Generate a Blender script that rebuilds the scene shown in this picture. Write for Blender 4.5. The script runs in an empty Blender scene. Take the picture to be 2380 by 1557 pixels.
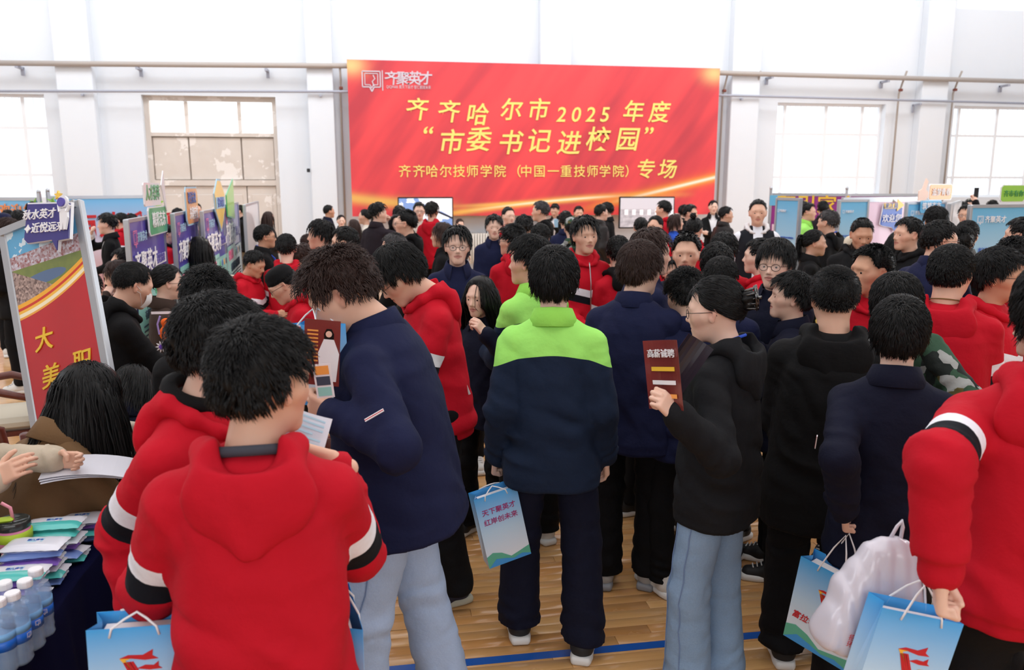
import bpy, math, random
import numpy as np
from mathutils import Vector, Matrix
random.seed(7); RNG = np.random.default_rng(7)
scene = bpy.context.scene
COL = scene.collection

# ------------------------------------------------------------------ camera
FPX = 1851.1; TH = math.radians(10.65); PHI = math.radians(9.2)
CAM = Vector((0, 0, 2.0))
FW = Vector((math.sin(PHI) * math.cos(TH), math.cos(PHI) * math.cos(TH), -math.sin(TH)))
RT = Vector((math.cos(PHI), -math.sin(PHI), 0))
UP = RT.cross(FW)
cd = bpy.data.cameras.new('camera'); cam = bpy.data.objects.new('camera', cd); COL.objects.link(cam)
cd.sensor_width = 36; cd.lens = 28; cd.clip_end = 200; cd.clip_start = .05
cam.matrix_world = Matrix.Translation(CAM) @ Matrix((RT, UP, -FW)).transposed().to_4x4()
cd.dof.use_dof = True; cd.dof.focus_distance = 3.2; cd.dof.aperture_fstop = 4.0
scene.camera = cam
# ------------------------------------------------------------------ world, light, exposure
W = bpy.data.worlds.new('world'); scene.world = W; W.use_nodes = True
bg = W.node_tree.nodes['Background']; bg.inputs[0].default_value = (.92, .96, 1, 1); bg.inputs[1].default_value = 2.6
def area(name, loc, size, sizey, rot, power, col=(1, 1, 1)):
    l = bpy.data.lights.new(name, 'AREA'); l.shape = 'RECTANGLE'; l.size = size; l.size_y = sizey; l.energy = power; l.color = col
    o = bpy.data.objects.new(name, l); o.location = loc; o.rotation_euler = rot; COL.objects.link(o); return o
PI = math.pi
area('light_window_left', (-12.6, 8, 4.6), 20, 3.0, (0, -PI / 2 + .25, 0), 1250, (.9, .95, 1))
area('light_window_right', (14.6, 8, 4.6), 20, 3.0, (0, PI / 2 - .25, 0), 1500, (.93, .97, 1))
area('light_window_rear', (1, -7.5, 5.0), 18, 3.0, (PI / 2 - .35, 0, 0), 760, (.94, .97, 1))
area('light_overhead_fill', (1, 6, 8.6), 16, 16, (0, 0, 0), 1550, (.92, .96, 1))  # added overhead fill lamp; the ceiling above it is solid
area('light_wall_wash', (2.2, 14.5, 8.4), 29.5, 2.0, (.62, 0, 0), 1150, (.95, .97, 1))  # added lamp that brightens the back wall, no fixture there
sl = bpy.data.lights.new('sun', 'SUN'); sl.energy = 2.2; sl.angle = .01; sl.color = (1, .93, .8)
so = bpy.data.objects.new('sun', sl); COL.objects.link(so)
so.rotation_euler = Vector((-.30, -.72, -.50)).to_track_quat('-Z', 'Y').to_euler()
scene.view_settings.view_transform = 'Standard'; scene.view_settings.look = 'None'
scene.view_settings.gamma = 1; scene.view_settings.use_curve_mapping = False
scene.view_settings.exposure = -0.55

# ------------------------------------------------------------------ pixel helpers
def ray(px, py): return RT * ((px - 1190) / FPX) + UP * ((778.5 - py) / FPX) + FW
def at(px, py, d): return CAM + ray(px, py) * d
def on_z(px, py, z):
    r = ray(px, py); return CAM + r * ((z - 2.0) / r.z)
def on_y(px, py, y):
    r = ray(px, py); return CAM + r * (y / r.y)

# ------------------------------------------------------------------ materials
def lin(c): return tuple(((v / 255) / 12.92 if v <= 10 else (((v / 255) + .055) / 1.055) ** 2.4) for v in c)
MATS = {}
class NT:
    def __init__(s, m): s.t = m.node_tree; s.n = s.t.nodes; s.b = s.n['Principled BSDF']
    def link(s, a, b): s.t.links.new(a, b)
    def new(s, ty, **k):
        x = s.n.new(ty)
        for a, v in k.items(): setattr(x, a, v)
        return x
    def put(s, sock, v):
        if hasattr(v, 'links'): s.link(v, sock)
        elif isinstance(v, tuple) and len(v) == 3 and len(getattr(sock, 'default_value', (0, 0, 0))) == 4: sock.default_value = (*v, 1)
        else: sock.default_value = v
    def m(s, op, a, b=0.0, c=None):
        x = s.new('ShaderNodeMath', operation=op); s.put(x.inputs[0], a); s.put(x.inputs[1], b)
        if c is not None: s.put(x.inputs[2], c)
        return x.outputs[0]
    def mix(s, f, a, b):
        x = s.new('ShaderNodeMix', data_type='RGBA'); s.put(x.inputs[0], f); s.put(x.inputs[6], a); s.put(x.inputs[7], b); return x.outputs[2]
    def sep(s, v):
        x = s.new('ShaderNodeSeparateXYZ'); s.link(v, x.inputs[0]); return x.outputs
    def co(s, w='Object'): return s.new('ShaderNodeTexCoord').outputs[w]
    def attr(s, n): return s.new('ShaderNodeAttribute', attribute_name=n).outputs['Vector']
    def noise(s, scale, detail=2.0, v=None, rough=.5):
        x = s.new('ShaderNodeTexNoise'); x.inputs['Scale'].default_value = scale; x.inputs['Detail'].default_value = detail; x.inputs['Roughness'].default_value = rough
        if v is not None: s.link(v, x.inputs['Vector'])
        return x.outputs[0]
    def bump(s, h, strength=.3, dist=.01):
        x = s.new('ShaderNodeBump'); x.inputs['Strength'].default_value = strength; x.inputs['Distance'].default_value = dist
        s.link(h, x.inputs['Height']); s.link(x.outputs[0], s.b.inputs['Normal'])
def mat(name, col, rough=.6, metal=0.0, fn=None, **k):
    if name in MATS: return MATS[name]
    m = bpy.data.materials.new(name); m.use_nodes = True; b = m.node_tree.nodes['Principled BSDF']
    b.inputs['Base Color'].default_value = (*lin(col), 1); b.inputs['Roughness'].default_value = rough; b.inputs['Metallic'].default_value = metal
    for a, v in k.items(): b.inputs[a.replace('_', ' ')].default_value = v
    if fn: fn(NT(m))
    MATS[name] = m; return m
def cloth(name, col, pat=None, rough=.85, sheen=.0):
    """woven cloth; pat: bands / yoke / shirt / vest / camo drawn from the garment's rest coordinates"""
    def f(n):
        base = lin(col); oc = n.co()
        loc = n.sep(n.attr('loc')); arm = n.sep(n.attr('arm')); c = base
        isarm = n.m('GREATER_THAN', arm[0], 0.0)
        def between(v, a, b): return n.m('MULTIPLY', n.m('GREATER_THAN', v, a), n.m('LESS_THAN', v, b))
        if pat in ('bands', 'bandsf'):
            u = arm[1]; v = n.m('SUBTRACT', 1.36, n.m('ADD', loc[2], n.m('MULTIPLY', n.m('ABSOLUTE', loc[0]), -.25)))
            front = n.m('GREATER_THAN', loc[1], .02)
            chest = n.m('MULTIPLY', n.m('MULTIPLY', front, n.m('SUBTRACT', 1.0, isarm)), 1.0 if pat == 'bandsf' else 0.0)
            wa = n.m('MULTIPLY', isarm, between(u, .135, .187)); ba = n.m('MULTIPLY', isarm, between(u, .187, .242))
            wc = n.m('MULTIPLY', chest, between(v, .12, .17)); bc = n.m('MULTIPLY', chest, between(v, .17, .222))
            c = n.mix(n.m('MAXIMUM', wa, wc), base, lin((236, 236, 245))); c = n.mix(n.m('MAXIMUM', ba, bc), c, lin((12, 16, 26)))
        elif pat == 'yoke':
            z = n.m('SUBTRACT', loc[2], n.m('MULTIPLY', n.m('MULTIPLY', loc[0], loc[0]), -1.1))
            k = n.m('MULTIPLY', n.m('GREATER_THAN', z, 1.335), n.m('LESS_THAN', n.m('MULTIPLY', isarm, arm[1]), .13))
            c = n.mix(k, base, lin((164, 236, 112)))
        elif pat == 'shirt':
            t = n.m('LESS_THAN', n.m('ABSOLUTE', loc[0]), n.m('MULTIPLY', n.m('SUBTRACT', loc[2], 1.08), .24))
            c = n.mix(n.m('MULTIPLY', t, n.m('GREATER_THAN', loc[1], .0)), base, lin((238, 238, 242)))
        elif pat == 'vest':
            c = n.mix(isarm, base, lin((236, 238, 246)))
            t = n.m('LESS_THAN', n.m('ABSOLUTE', loc[0]), .045)
            c = n.mix(n.m('MULTIPLY', t, n.m('GREATER_THAN', loc[1], .0)), c, lin((232, 235, 244)))
        elif pat == 'camo':
            v = n.new('ShaderNodeTexVoronoi'); v.inputs['Scale'].default_value = 14; v.distance = 'CHEBYCHEV'; n.link(oc, v.inputs['Vector'])
            r = n.new('ShaderNodeValToRGB'); r.color_ramp.interpolation = 'CONSTANT'
            e = r.color_ramp.elements; e[0].color = (*lin((52, 80, 62)), 1); e[1].position = .35; e[1].color = (*lin((30, 36, 34)), 1)
            for p, cc in ((.55, (150, 152, 150)), (.75, (96, 88, 52))):
                q = e.new(p); q.color = (*lin(cc), 1)
            n.link(n.sep(v.outputs['Color'])[0], r.inputs[0]); c = r.outputs[0]
        w = n.noise(7, 3, oc); x = n.new('ShaderNodeHueSaturation'); n.put(x.inputs['Color'], c if hasattr(c, 'links') else c)
        n.link(n.m('ADD', n.m('MULTIPLY', w, .25), .87), x.inputs['Value']); n.link(x.outputs[0], n.b.inputs['Base Color'])
        n.bump(n.m('ADD', n.noise(9, 4, oc), n.m('MULTIPLY', n.noise(420, 1, oc), .03)), .55, .02)
        n.b.inputs['Sheen Weight'].default_value = sheen; n.b.inputs['Specular IOR Level'].default_value = .25
    return mat(name, col, rough, fn=f)
def skinmat(name, col):
    def f(n):
        oc = n.co(); lip = n.sep(n.attr('face'))
        c = n.mix(n.m('MULTIPLY', n.noise(22, 3, oc), .25), lin(col), lin((max(0, col[0] - 10), col[1] - 28, col[2] - 28)))
        c = n.mix(n.m('MULTIPLY', n.m('SMOOTH_MIN', lip[0], 1.0, .1), .75), c, lin((178, 96, 92)))
        c = n.mix(n.m('MULTIPLY', lip[1], .45), c, lin((205, 120, 100)))
        c = n.mix(n.m('MULTIPLY', lip[2], .9), c, lin((30, 22, 20)))
        n.link(c, n.b.inputs['Base Color']); n.b.inputs['Subsurface Weight'].default_value = .12; n.b.inputs['Subsurface Radius'].default_value = (.02, .008, .005)
        n.b.inputs['Specular IOR Level'].default_value = .35
    return mat(name, col, .52, fn=f)
def hairmat(name, col):
    def f(n):
        oc = n.co(); c = n.mix(n.noise(60, 2, oc), lin(col), lin(tuple(min(255, v + 14) for v in col)))
        n.link(c, n.b.inputs['Base Color']); n.b.inputs['Specular IOR Level'].default_value = .22
    return mat(name, col, .46, fn=f)
SKIN = [skinmat('skin_light', (236, 198, 178)), skinmat('skin_warm', (226, 182, 158)), skinmat('skin_tan', (208, 160, 132))]
HAIR_BLACK = hairmat('hair_black', (5, 5, 6)); HAIR_BROWN = hairmat('hair_brown', (42, 26, 22)); HAIR_GREY = hairmat('hair_greying', (48, 46, 48))
def eyefn(n):
    p = n.sep(n.co()); f = n.sep(n.attr('face'))
    r = n.m('SQRT', n.m('ADD', n.m('MULTIPLY', p[0], p[0]), n.m('MULTIPLY', p[2], p[2])))
    k = n.m('MAXIMUM', n.m('LESS_THAN', r, .0056), n.m('GREATER_THAN', f[0], .55)); n.link(n.mix(k, lin((222, 214, 208)), lin((24, 15, 13))), n.b.inputs['Base Color'])
EYE = mat('eye_white_and_iris', (230, 226, 220), .12, fn=eyefn)

# ------------------------------------------------------------------ mesh building
def mesh_np(name, V, Fq, mats=(), smooth=True, attrs=None, tris=None):
    """V (n,3); Fq (m,4) quads, or list of faces"""
    me = bpy.data.meshes.new(name)
    if isinstance(Fq, np.ndarray):
        n = len(Fq); k = Fq.shape[1]
        me.vertices.add(len(V)); me.vertices.foreach_set('co', np.ascontiguousarray(V, dtype=np.float32).ravel())
        me.loops.add(n * k); me.loops.foreach_set('vertex_index', Fq.astype(np.int32).ravel())
        me.polygons.add(n); me.polygons.foreach_set('loop_start', np.arange(0, n * k, k, dtype=np.int32))
        me.update(calc_edges=True)
    else:
        me.from_pydata([tuple(v) for v in V], [], [tuple(f) for f in Fq]); me.update()
    if smooth: me.polygons.foreach_set('use_smooth', np.ones(len(me.polygons), dtype=bool))
    for a, d in (attrs or {}).items():
        at_ = me.attributes.new(a, 'FLOAT_VECTOR', 'POINT'); at_.data.foreach_set('vector', np.ascontiguousarray(d, dtype=np.float32).ravel())
    for m in mats: me.materials.append(m)
    return me
def link(name, me, parent=None, mtx=None, mats=None):
    o = bpy.data.objects.new(name, me); COL.objects.link(o)
    if parent is not None: o.parent = parent
    if mtx is not None: o.matrix_local = mtx
    if mats:
        for i, m in enumerate(mats):
            if i >= len(me.materials): me.materials.append(m)
            if me.materials[i] is not m: o.material_slots[i].link = 'OBJECT'; o.material_slots[i].material = m
    return o
def tag(o, label=None, cat=None, group=None, kind=None):
    for k, v in (('label', label), ('category', cat), ('group', group), ('kind', kind)):
        if v: o[k] = v
    return o
def empty(name, mtx, label, cat, group=None):
    o = bpy.data.objects.new(name, None); o.empty_display_size = .1; COL.objects.link(o); o.matrix_world = mtx; return tag(o, label, cat, group)
def TR(x, y, z): return Matrix.Translation((x, y, z))
def RZ(a): return Matrix.Rotation(a, 4, 'Z')
class MB:
    """collects simple solids into one mesh"""
    def __init__(s): s.v = []; s.f = []
    def add(s, V, Fs, M=None):
        o = len(s.v); s.v += [tuple(M @ Vector(v)) if M is not None else tuple(v) for v in V]; s.f += [tuple(i + o for i in f) for f in Fs]; return s
    def box(s, c, d, M=None, bev=0.0):
        x, y, z = [q / 2 for q in d]; b = min(bev, x * .9, y * .9, z * .9)
        if b <= 0:
            V = [(sx * x + c[0], sy * y + c[1], sz * z + c[2]) for sx in (-1, 1) for sy in (-1, 1) for sz in (-1, 1)]
            return s.add(V, [(0, 1, 3, 2), (4, 6, 7, 5), (0, 4, 5, 1), (2, 3, 7, 6), (0, 2, 6, 4), (1, 5, 7, 3)], M)
        V = []; 
        prof = [(-z, b), (-z + b, 0), (z - b, 0), (z, b)]
        for zz, ins in prof:
            X, Y = x - ins, y - ins; q = b * .7 if ins == 0 else b * .4
            V += [(c[0] + a, c[1] + e, c[2] + zz) for a, e in ((X - q, -Y), (X, -Y + q), (X, Y - q), (X - q, Y), (-X + q, Y), (-X, Y - q), (-X, -Y + q), (-X + q, -Y))]
        Fs = [tuple(range(7, -1, -1)), tuple(range(24, 32))]
        for k in range(3):
            for i in range(8): Fs.append((k * 8 + i, k * 8 + (i + 1) % 8, k * 8 + 8 + (i + 1) % 8, k * 8 + 8 + i))
        return s.add(V, Fs, M)
    def tube(s, P, r, n=8, M=None, cap=True):
        P = [Vector(p) for p in P]; R = r if isinstance(r, (list, tuple)) else [r] * len(P)
        V = []; u = None
        for i, p in enumerate(P):
            t = (P[min(i + 1, len(P) - 1)] - P[max(i - 1, 0)]).normalized()
            if u is None: u = t.orthogonal().normalized()
            u = (u - t * u.dot(t)).normalized(); w = t.cross(u)
            V += [p + (u * math.cos(a) + w * math.sin(a)) * R[i] for a in [2 * PI * k / n for k in range(n)]]
        Fs = [(i * n + k, i * n + (k + 1) % n, (i + 1) * n + (k + 1) % n, (i + 1) * n + k) for i in range(len(P) - 1) for k in range(n)]
        if cap: Fs += [tuple(range(n - 1, -1, -1)), tuple(range((len(P) - 1) * n, len(P) * n))]
        return s.add(V, Fs, M)
    def lathe(s, prof, n=24, M=None, rib=None):
        V = [((r * (1 + (rib(k, z) if rib else 0))) * math.cos(2 * PI * k / n), (r * (1 + (rib(k, z) if rib else 0))) * math.sin(2 * PI * k / n), z) for r, z in prof for k in range(n)]
        Fs = [(i * n + k, i * n + (k + 1) % n, (i + 1) * n + (k + 1) % n, (i + 1) * n + k) for i in range(len(prof) - 1) for k in range(n)]
        Fs += [tuple(range(n - 1, -1, -1)), tuple(range((len(prof) - 1) * n, len(prof) * n))]
        return s.add(V, Fs, M)
    def slab(s, pts, t, M=None):
        """flat outline (x,z) given thickness t along +y"""
        n = len(pts); V = [(x, 0, z) for x, z in pts] + [(x, t, z) for x, z in pts]
        Fs = [tuple(range(n)), tuple(range(2 * n - 1, n - 1, -1))] + [(i, i + n, (i + 1) % n + n, (i + 1) % n) for i in range(n)]
        return s.add(V, Fs, M)
    def build(s, name, m, parent=None, mtx=None, smooth=False):
        me = mesh_np(name, s.v, s.f, [m] if m else [], smooth); return link(name, me, parent, mtx)
TXT = {}
def text(name, body, size, m, parent, mtx, extrude=.002, shear=0.0, bold=0.0, align='CENTER', sx=1.0, spacing=1.0, line=1.0):
    """flat lettering; text plane is local x (right) / z (up), facing -y"""
    k = (body, shear, bold, align, spacing, extrude / size, line)
    if k not in TXT:
        c = bpy.data.curves.new('t', 'FONT'); c.body = body; c.extrude = extrude / size; c.shear = shear; c.offset = bold; c.align_x = align; c.align_y = 'CENTER'; c.resolution_u = 3
        c.space_character = spacing; c.space_line = line
        o = bpy.data.objects.new('t', c); me = bpy.data.meshes.new_from_object(o); bpy.data.objects.remove(o)
        me.transform(Matrix.Rotation(PI / 2, 4, 'X')); TXT[k] = me
    me = TXT[k]; o = bpy.data.objects.new(name, me); COL.objects.link(o)
    if not me.materials: me.materials.append(m)
    if me.materials[0] is not m: o.material_slots[0].link = 'OBJECT'; o.material_slots[0].material = m
    if parent is not None: o.parent = parent
    o.matrix_local = mtx @ Matrix.Diagonal((size * sx, size, size, 1)); return o

# ------------------------------------------------------------------ SDF toolkit (numpy) + surface nets
def smin(a, b, k):
    h = np.clip(.5 + .5 * (b - a) / k, 0, 1); return b + (a - b) * h - k * h * (1 - h)
def smax(a, b, k): return -smin(-a, -b, k)
def cap(P, a, b, ra, rb=None):
    rb = ra if rb is None else rb
    a = np.asarray(a, np.float32); ba = np.asarray(b, np.float32) - a; L = float(ba @ ba) + 1e-9
    pa = P - a; t = np.clip(pa @ ba / L, 0, 1); d = pa - t[:, None] * ba
    return np.sqrt(np.einsum('ij,ij->i', d, d)) - (ra + (rb - ra) * t)
def capt(P, a, b, ra, rb):
    a = np.asarray(a, np.float32); ba = np.asarray(b, np.float32) - a; L = float(ba @ ba) + 1e-9
    pa = P - a; t = np.clip(pa @ ba / L, 0, 1); d = pa - t[:, None] * ba
    return np.sqrt(np.einsum('ij,ij->i', d, d)) - (ra + (rb - ra) * t), t
def ell(P, c, r):
    q = (P - np.asarray(c, np.float32)) / np.asarray(r, np.float32); k0 = np.sqrt(np.einsum('ij,ij->i', q, q))
    q2 = q / np.asarray(r, np.float32); k1 = np.sqrt(np.einsum('ij,ij->i', q2, q2)) + 1e-9
    return k0 * (k0 - 1) / k1
def rbox(P, c, h, r):
    q = np.abs(P - np.asarray(c, np.float32)) - (np.asarray(h, np.float32) - r)
    return np.linalg.norm(np.maximum(q, 0), axis=1) + np.minimum(q.max(axis=1), 0) - r
def snet(f, lo, hi, h):
    ax = [np.arange(lo[i], hi[i] + h, h, dtype=np.float32) for i in range(3)]
    nx, ny, nz = map(len, ax)
    G = np.stack(np.meshgrid(*ax, indexing='ij'), -1).reshape(-1, 3)
    D = f(G).reshape(nx, ny, nz).astype(np.float32)
    D[0] = np.maximum(D[0], h); D[-1] = np.maximum(D[-1], h); D[:, 0] = np.maximum(D[:, 0], h); D[:, -1] = np.maximum(D[:, -1], h); D[:, :, 0] = np.maximum(D[:, :, 0], h); D[:, :, -1] = np.maximum(D[:, :, -1], h)
    I = D < 0
    c = sum(I[i:nx - 1 + i, j:ny - 1 + j, k:nz - 1 + k].astype(np.int8) for i in (0, 1) for j in (0, 1) for k in (0, 1))
    act = (c > 0) & (c < 8); ci = np.argwhere(act); idx = -np.ones(act.shape, np.int32); idx[act] = np.arange(len(ci))
    acc = np.zeros((len(ci), 3), np.float32); cnt = np.zeros(len(ci), np.float32)
    for a in range(3):
        b, c2 = (a + 1) % 3, (a + 2) % 3
        for i in (0, 1):
            for j in (0, 1):
                o0 = np.zeros(3, int); o0[b] = i; o0[c2] = j; o1 = o0.copy(); o1[a] = 1
                d0 = D[tuple((ci + o0).T)]; d1 = D[tuple((ci + o1).T)]; m = (d0 < 0) != (d1 < 0)
                t = np.where(m, d0 / np.where(m, d0 - d1, 1), 0); p = o0[None] + t[:, None] * (o1 - o0)[None]
                acc += p * m[:, None]; cnt += m
    V = (ci + acc / cnt[:, None]) * h + np.array([ax[0][0], ax[1][0], ax[2][0]], np.float32)
    Q = []
    for a in range(3):
        b, c2 = (a + 1) % 3, (a + 2) % 3
        s0 = [slice(None)] * 3; s1 = [slice(None)] * 3; s0[a] = slice(0, -1); s1[a] = slice(1, None)
        A = I[tuple(s0)]; B = I[tuple(s1)]; e = np.argwhere(A != B)
        e = e[(e[:, b] > 0) & (e[:, c2] > 0)]
        if not len(e): continue
        ub = np.zeros(3, int); ub[b] = 1; uc = np.zeros(3, int); uc[c2] = 1
        q = np.stack([idx[tuple((e - ub - uc).T)], idx[tuple((e - uc).T)], idx[tuple(e.T)], idx[tuple((e - ub).T)]], 1)
        fl = ~A[tuple(e.T)]; q[fl] = q[fl][:, ::-1]; Q.append(q)
    return V, np.concatenate(Q)
def wob(P, s, seed):
    """cheap band-limited noise, domain warped; s = spatial frequency (rad/m)"""
    r = np.random.default_rng(seed); out = 0; Wp = P
    k = r.normal(size=(3, 3)) * s * .6
    Wp = P + (np.sin(P @ k.T + r.uniform(0, 6, 3)) * (.9 / s)).astype(np.float32)
    for i in range(3):
        k = r.normal(size=3); k = k / np.linalg.norm(k) * s * r.uniform(.7, 1.4); out = out + np.sin(Wp @ k.astype(np.float32) + r.uniform(0, 6))
    return (out / 3).astype(np.float32)
# ------------------------------------------------------------------ human heads
def head_sdf(P, fem=0.0, fat=0.0):
    S = P * np.array([-1, 1, 1], np.float32); A = P.copy(); A[:, 0] = np.abs(A[:, 0])     # mirrored half
    d = ell(A, (0, -.012, .03), (.077, .096, .09))
    d = smin(d, ell(A, (0, .024, -.022), (.061 + fat, .069, .082)), .035)
    d = smin(d, ell(A, (0, .047, -.07), (.035 + fat, .04, .036)), .04)
    d = smin(d, cap(A, (0, .072, -.097), (.012, .07, -.097), .017 - .003 * fem), .022)
    d = smin(d, cap(A, (.045, .052, -.018), (.055, .03, -.01), .018), .03)
    d = smin(d, cap(A, (.0, .083, .03), (.045, .066, .022), .012 - .003 * fem), .02)
    d = smax(d, -ell(A, (.032, .106, .003), (.025, .022, .014)), .016)
    d = smin(d, cap(A, (.024, .0725, .001), (.04, .068, .002), .0112), .008)
    d = smin(d, cap(A, (0, .084, .012), (0, .104, -.025), .0068, .0105), .011)
    d = smin(d, cap(A, (.0115, .092, -.031), (.0115, .09, -.031), .0075), .008)
    d = smin(d, cap(A, (0, .0895, -.052), (.0225, .0815, -.0555), .0068, .0045), .004)
    d = smin(d, cap(A, (0, .088, -.0655), (.019, .0815, -.0615), .0078, .0050), .004)
    d = smax(d, -cap(A, (0, .0965, -.0585), (.024, .088, -.0575), .0022), .003)
    # ear
    ca, sa = math.cos(.45), math.sin(.45)
    E = A - np.array([.079, -.012, -.004], np.float32); E = np.stack([E[:, 0] * ca - E[:, 1] * -sa, E[:, 0] * -sa + E[:, 1] * ca, E[:, 2]], 1)
    e = smin(ell(E, (0, 0, .008), (.0085, .018, .026)), ell(E, (0, .004, -.02), (.008, .010, .012)), .01)
    e = smax(e, -ell(E, (.011, .003, .006), (.010, .010, .017)), .006)
    d = smin(d, e, .008)
    r = .052 + fat * .7 - .006 * fem
    N = A * np.array([1, .95, 1], np.float32)
    d = smin(d, cap(N, (0, -.018, -.06), (0, -.052, -.2), r, r + .006), .03)
    return d
def head_attr(V):
    A = V.copy(); A[:, 0] = np.abs(A[:, 0])
    lipd = np.minimum(cap(A, (0, .094, -.0535), (.0235, .084, -.0565), .0075, .0045), cap(A, (0, .092, -.065), (.020, .085, -.061), .008, .0055))
    lip = np.clip(-lipd / .003 + .8, 0, 1)
    red = np.clip(1 - np.abs(cap(A, (.05, .06, -.03), (.05, .06, -.03), .02)) / .03, 0, 1) * .5 + np.clip(-ell(A, (.085, -.012, 0), (.02, .025, .035)) * 80, 0, 1) * .8
    mouth_line = np.clip(1 - cap(A, (0, .093, -.0587), (.024, .085, -.0575), .0005) / .0028, 0, 1) * .8  # shade between the lips, painted as a dark line along the groove
    return np.stack([lip, np.clip(red, 0, 1), mouth_line], 1)
HEADS = {}
def head_geo(lod, fem, fat):
    k = (lod, fem, fat)
    if k not in HEADS:
        h = {0: .0034, 1: .0052, 2: .009}[lod]
        V, Q = snet(lambda P: head_sdf(P, fem, fat), (-.105, -.125, -.2), (.105, .125, .13), h)
        HEADS[k] = (V, Q, head_attr(V))
    return HEADS[k]
# hands: wrist at origin, fingers +y, thumb +x, back of hand +z
def hand_sdf(P, curl):
    d = rbox(P, (0, .045, 0), (.036, .042, .0125), .0115)
    d = smin(d, cap(P, (0, -.03, 0), (0, .01, 0), .024, .024), .02)
    base = [(.028, .085, 0, .071, .0088), (.0095, .089, .001, .078, .009), (-.0095, .086, 0, .072, .0086), (-.0275, .079, -.001, .056, .0076)]
    for i, (x, y, z, L, r) in enumerate(base):
        p = np.array([x, y, z]); a = 0.0; sp = x * (.9 if curl < .5 else .1)
        for j, (fr, c) in enumerate(((.45, .9), (.31, 1.35), (.24, 1.0))):
            a += curl * c * (1 + .08 * i); q = p + np.array([sp * fr, math.cos(a), -math.sin(a)]) * L * fr
            d = smin(d, cap(P, p, q, r * (1 - .08 * j), r * (1 - .08 * (j + 1))), .0035 if j == 0 else .002); p = q
    if curl < .6: t = [(.022, .018, -.004), (.048, .045, -.014), (.058, .07, -.02), (.06, .088, -.023)]
    else: t = [(.022, .018, -.008), (.04, .045, -.026), (.026, .066, -.038), (.008, .07, -.042)]
    for j in range(3): d = smin(d, cap(P, t[j], t[j + 1], (.0125, .0105, .0095)[j], (.0105, .0095, .0075)[j]), .006 if j == 0 else .003)
    return d
HANDS = {}
def hand_geo(lod, curl):
    k = (lod, curl)
    if k not in HANDS:
        h = {0: .0038, 1: .0052, 2: .010}[lod]
        HANDS[k] = snet(lambda P: hand_sdf(P, curl), (-.055, -.06, -.085), (.08, .185, .035), h)
    return HANDS[k]

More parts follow.
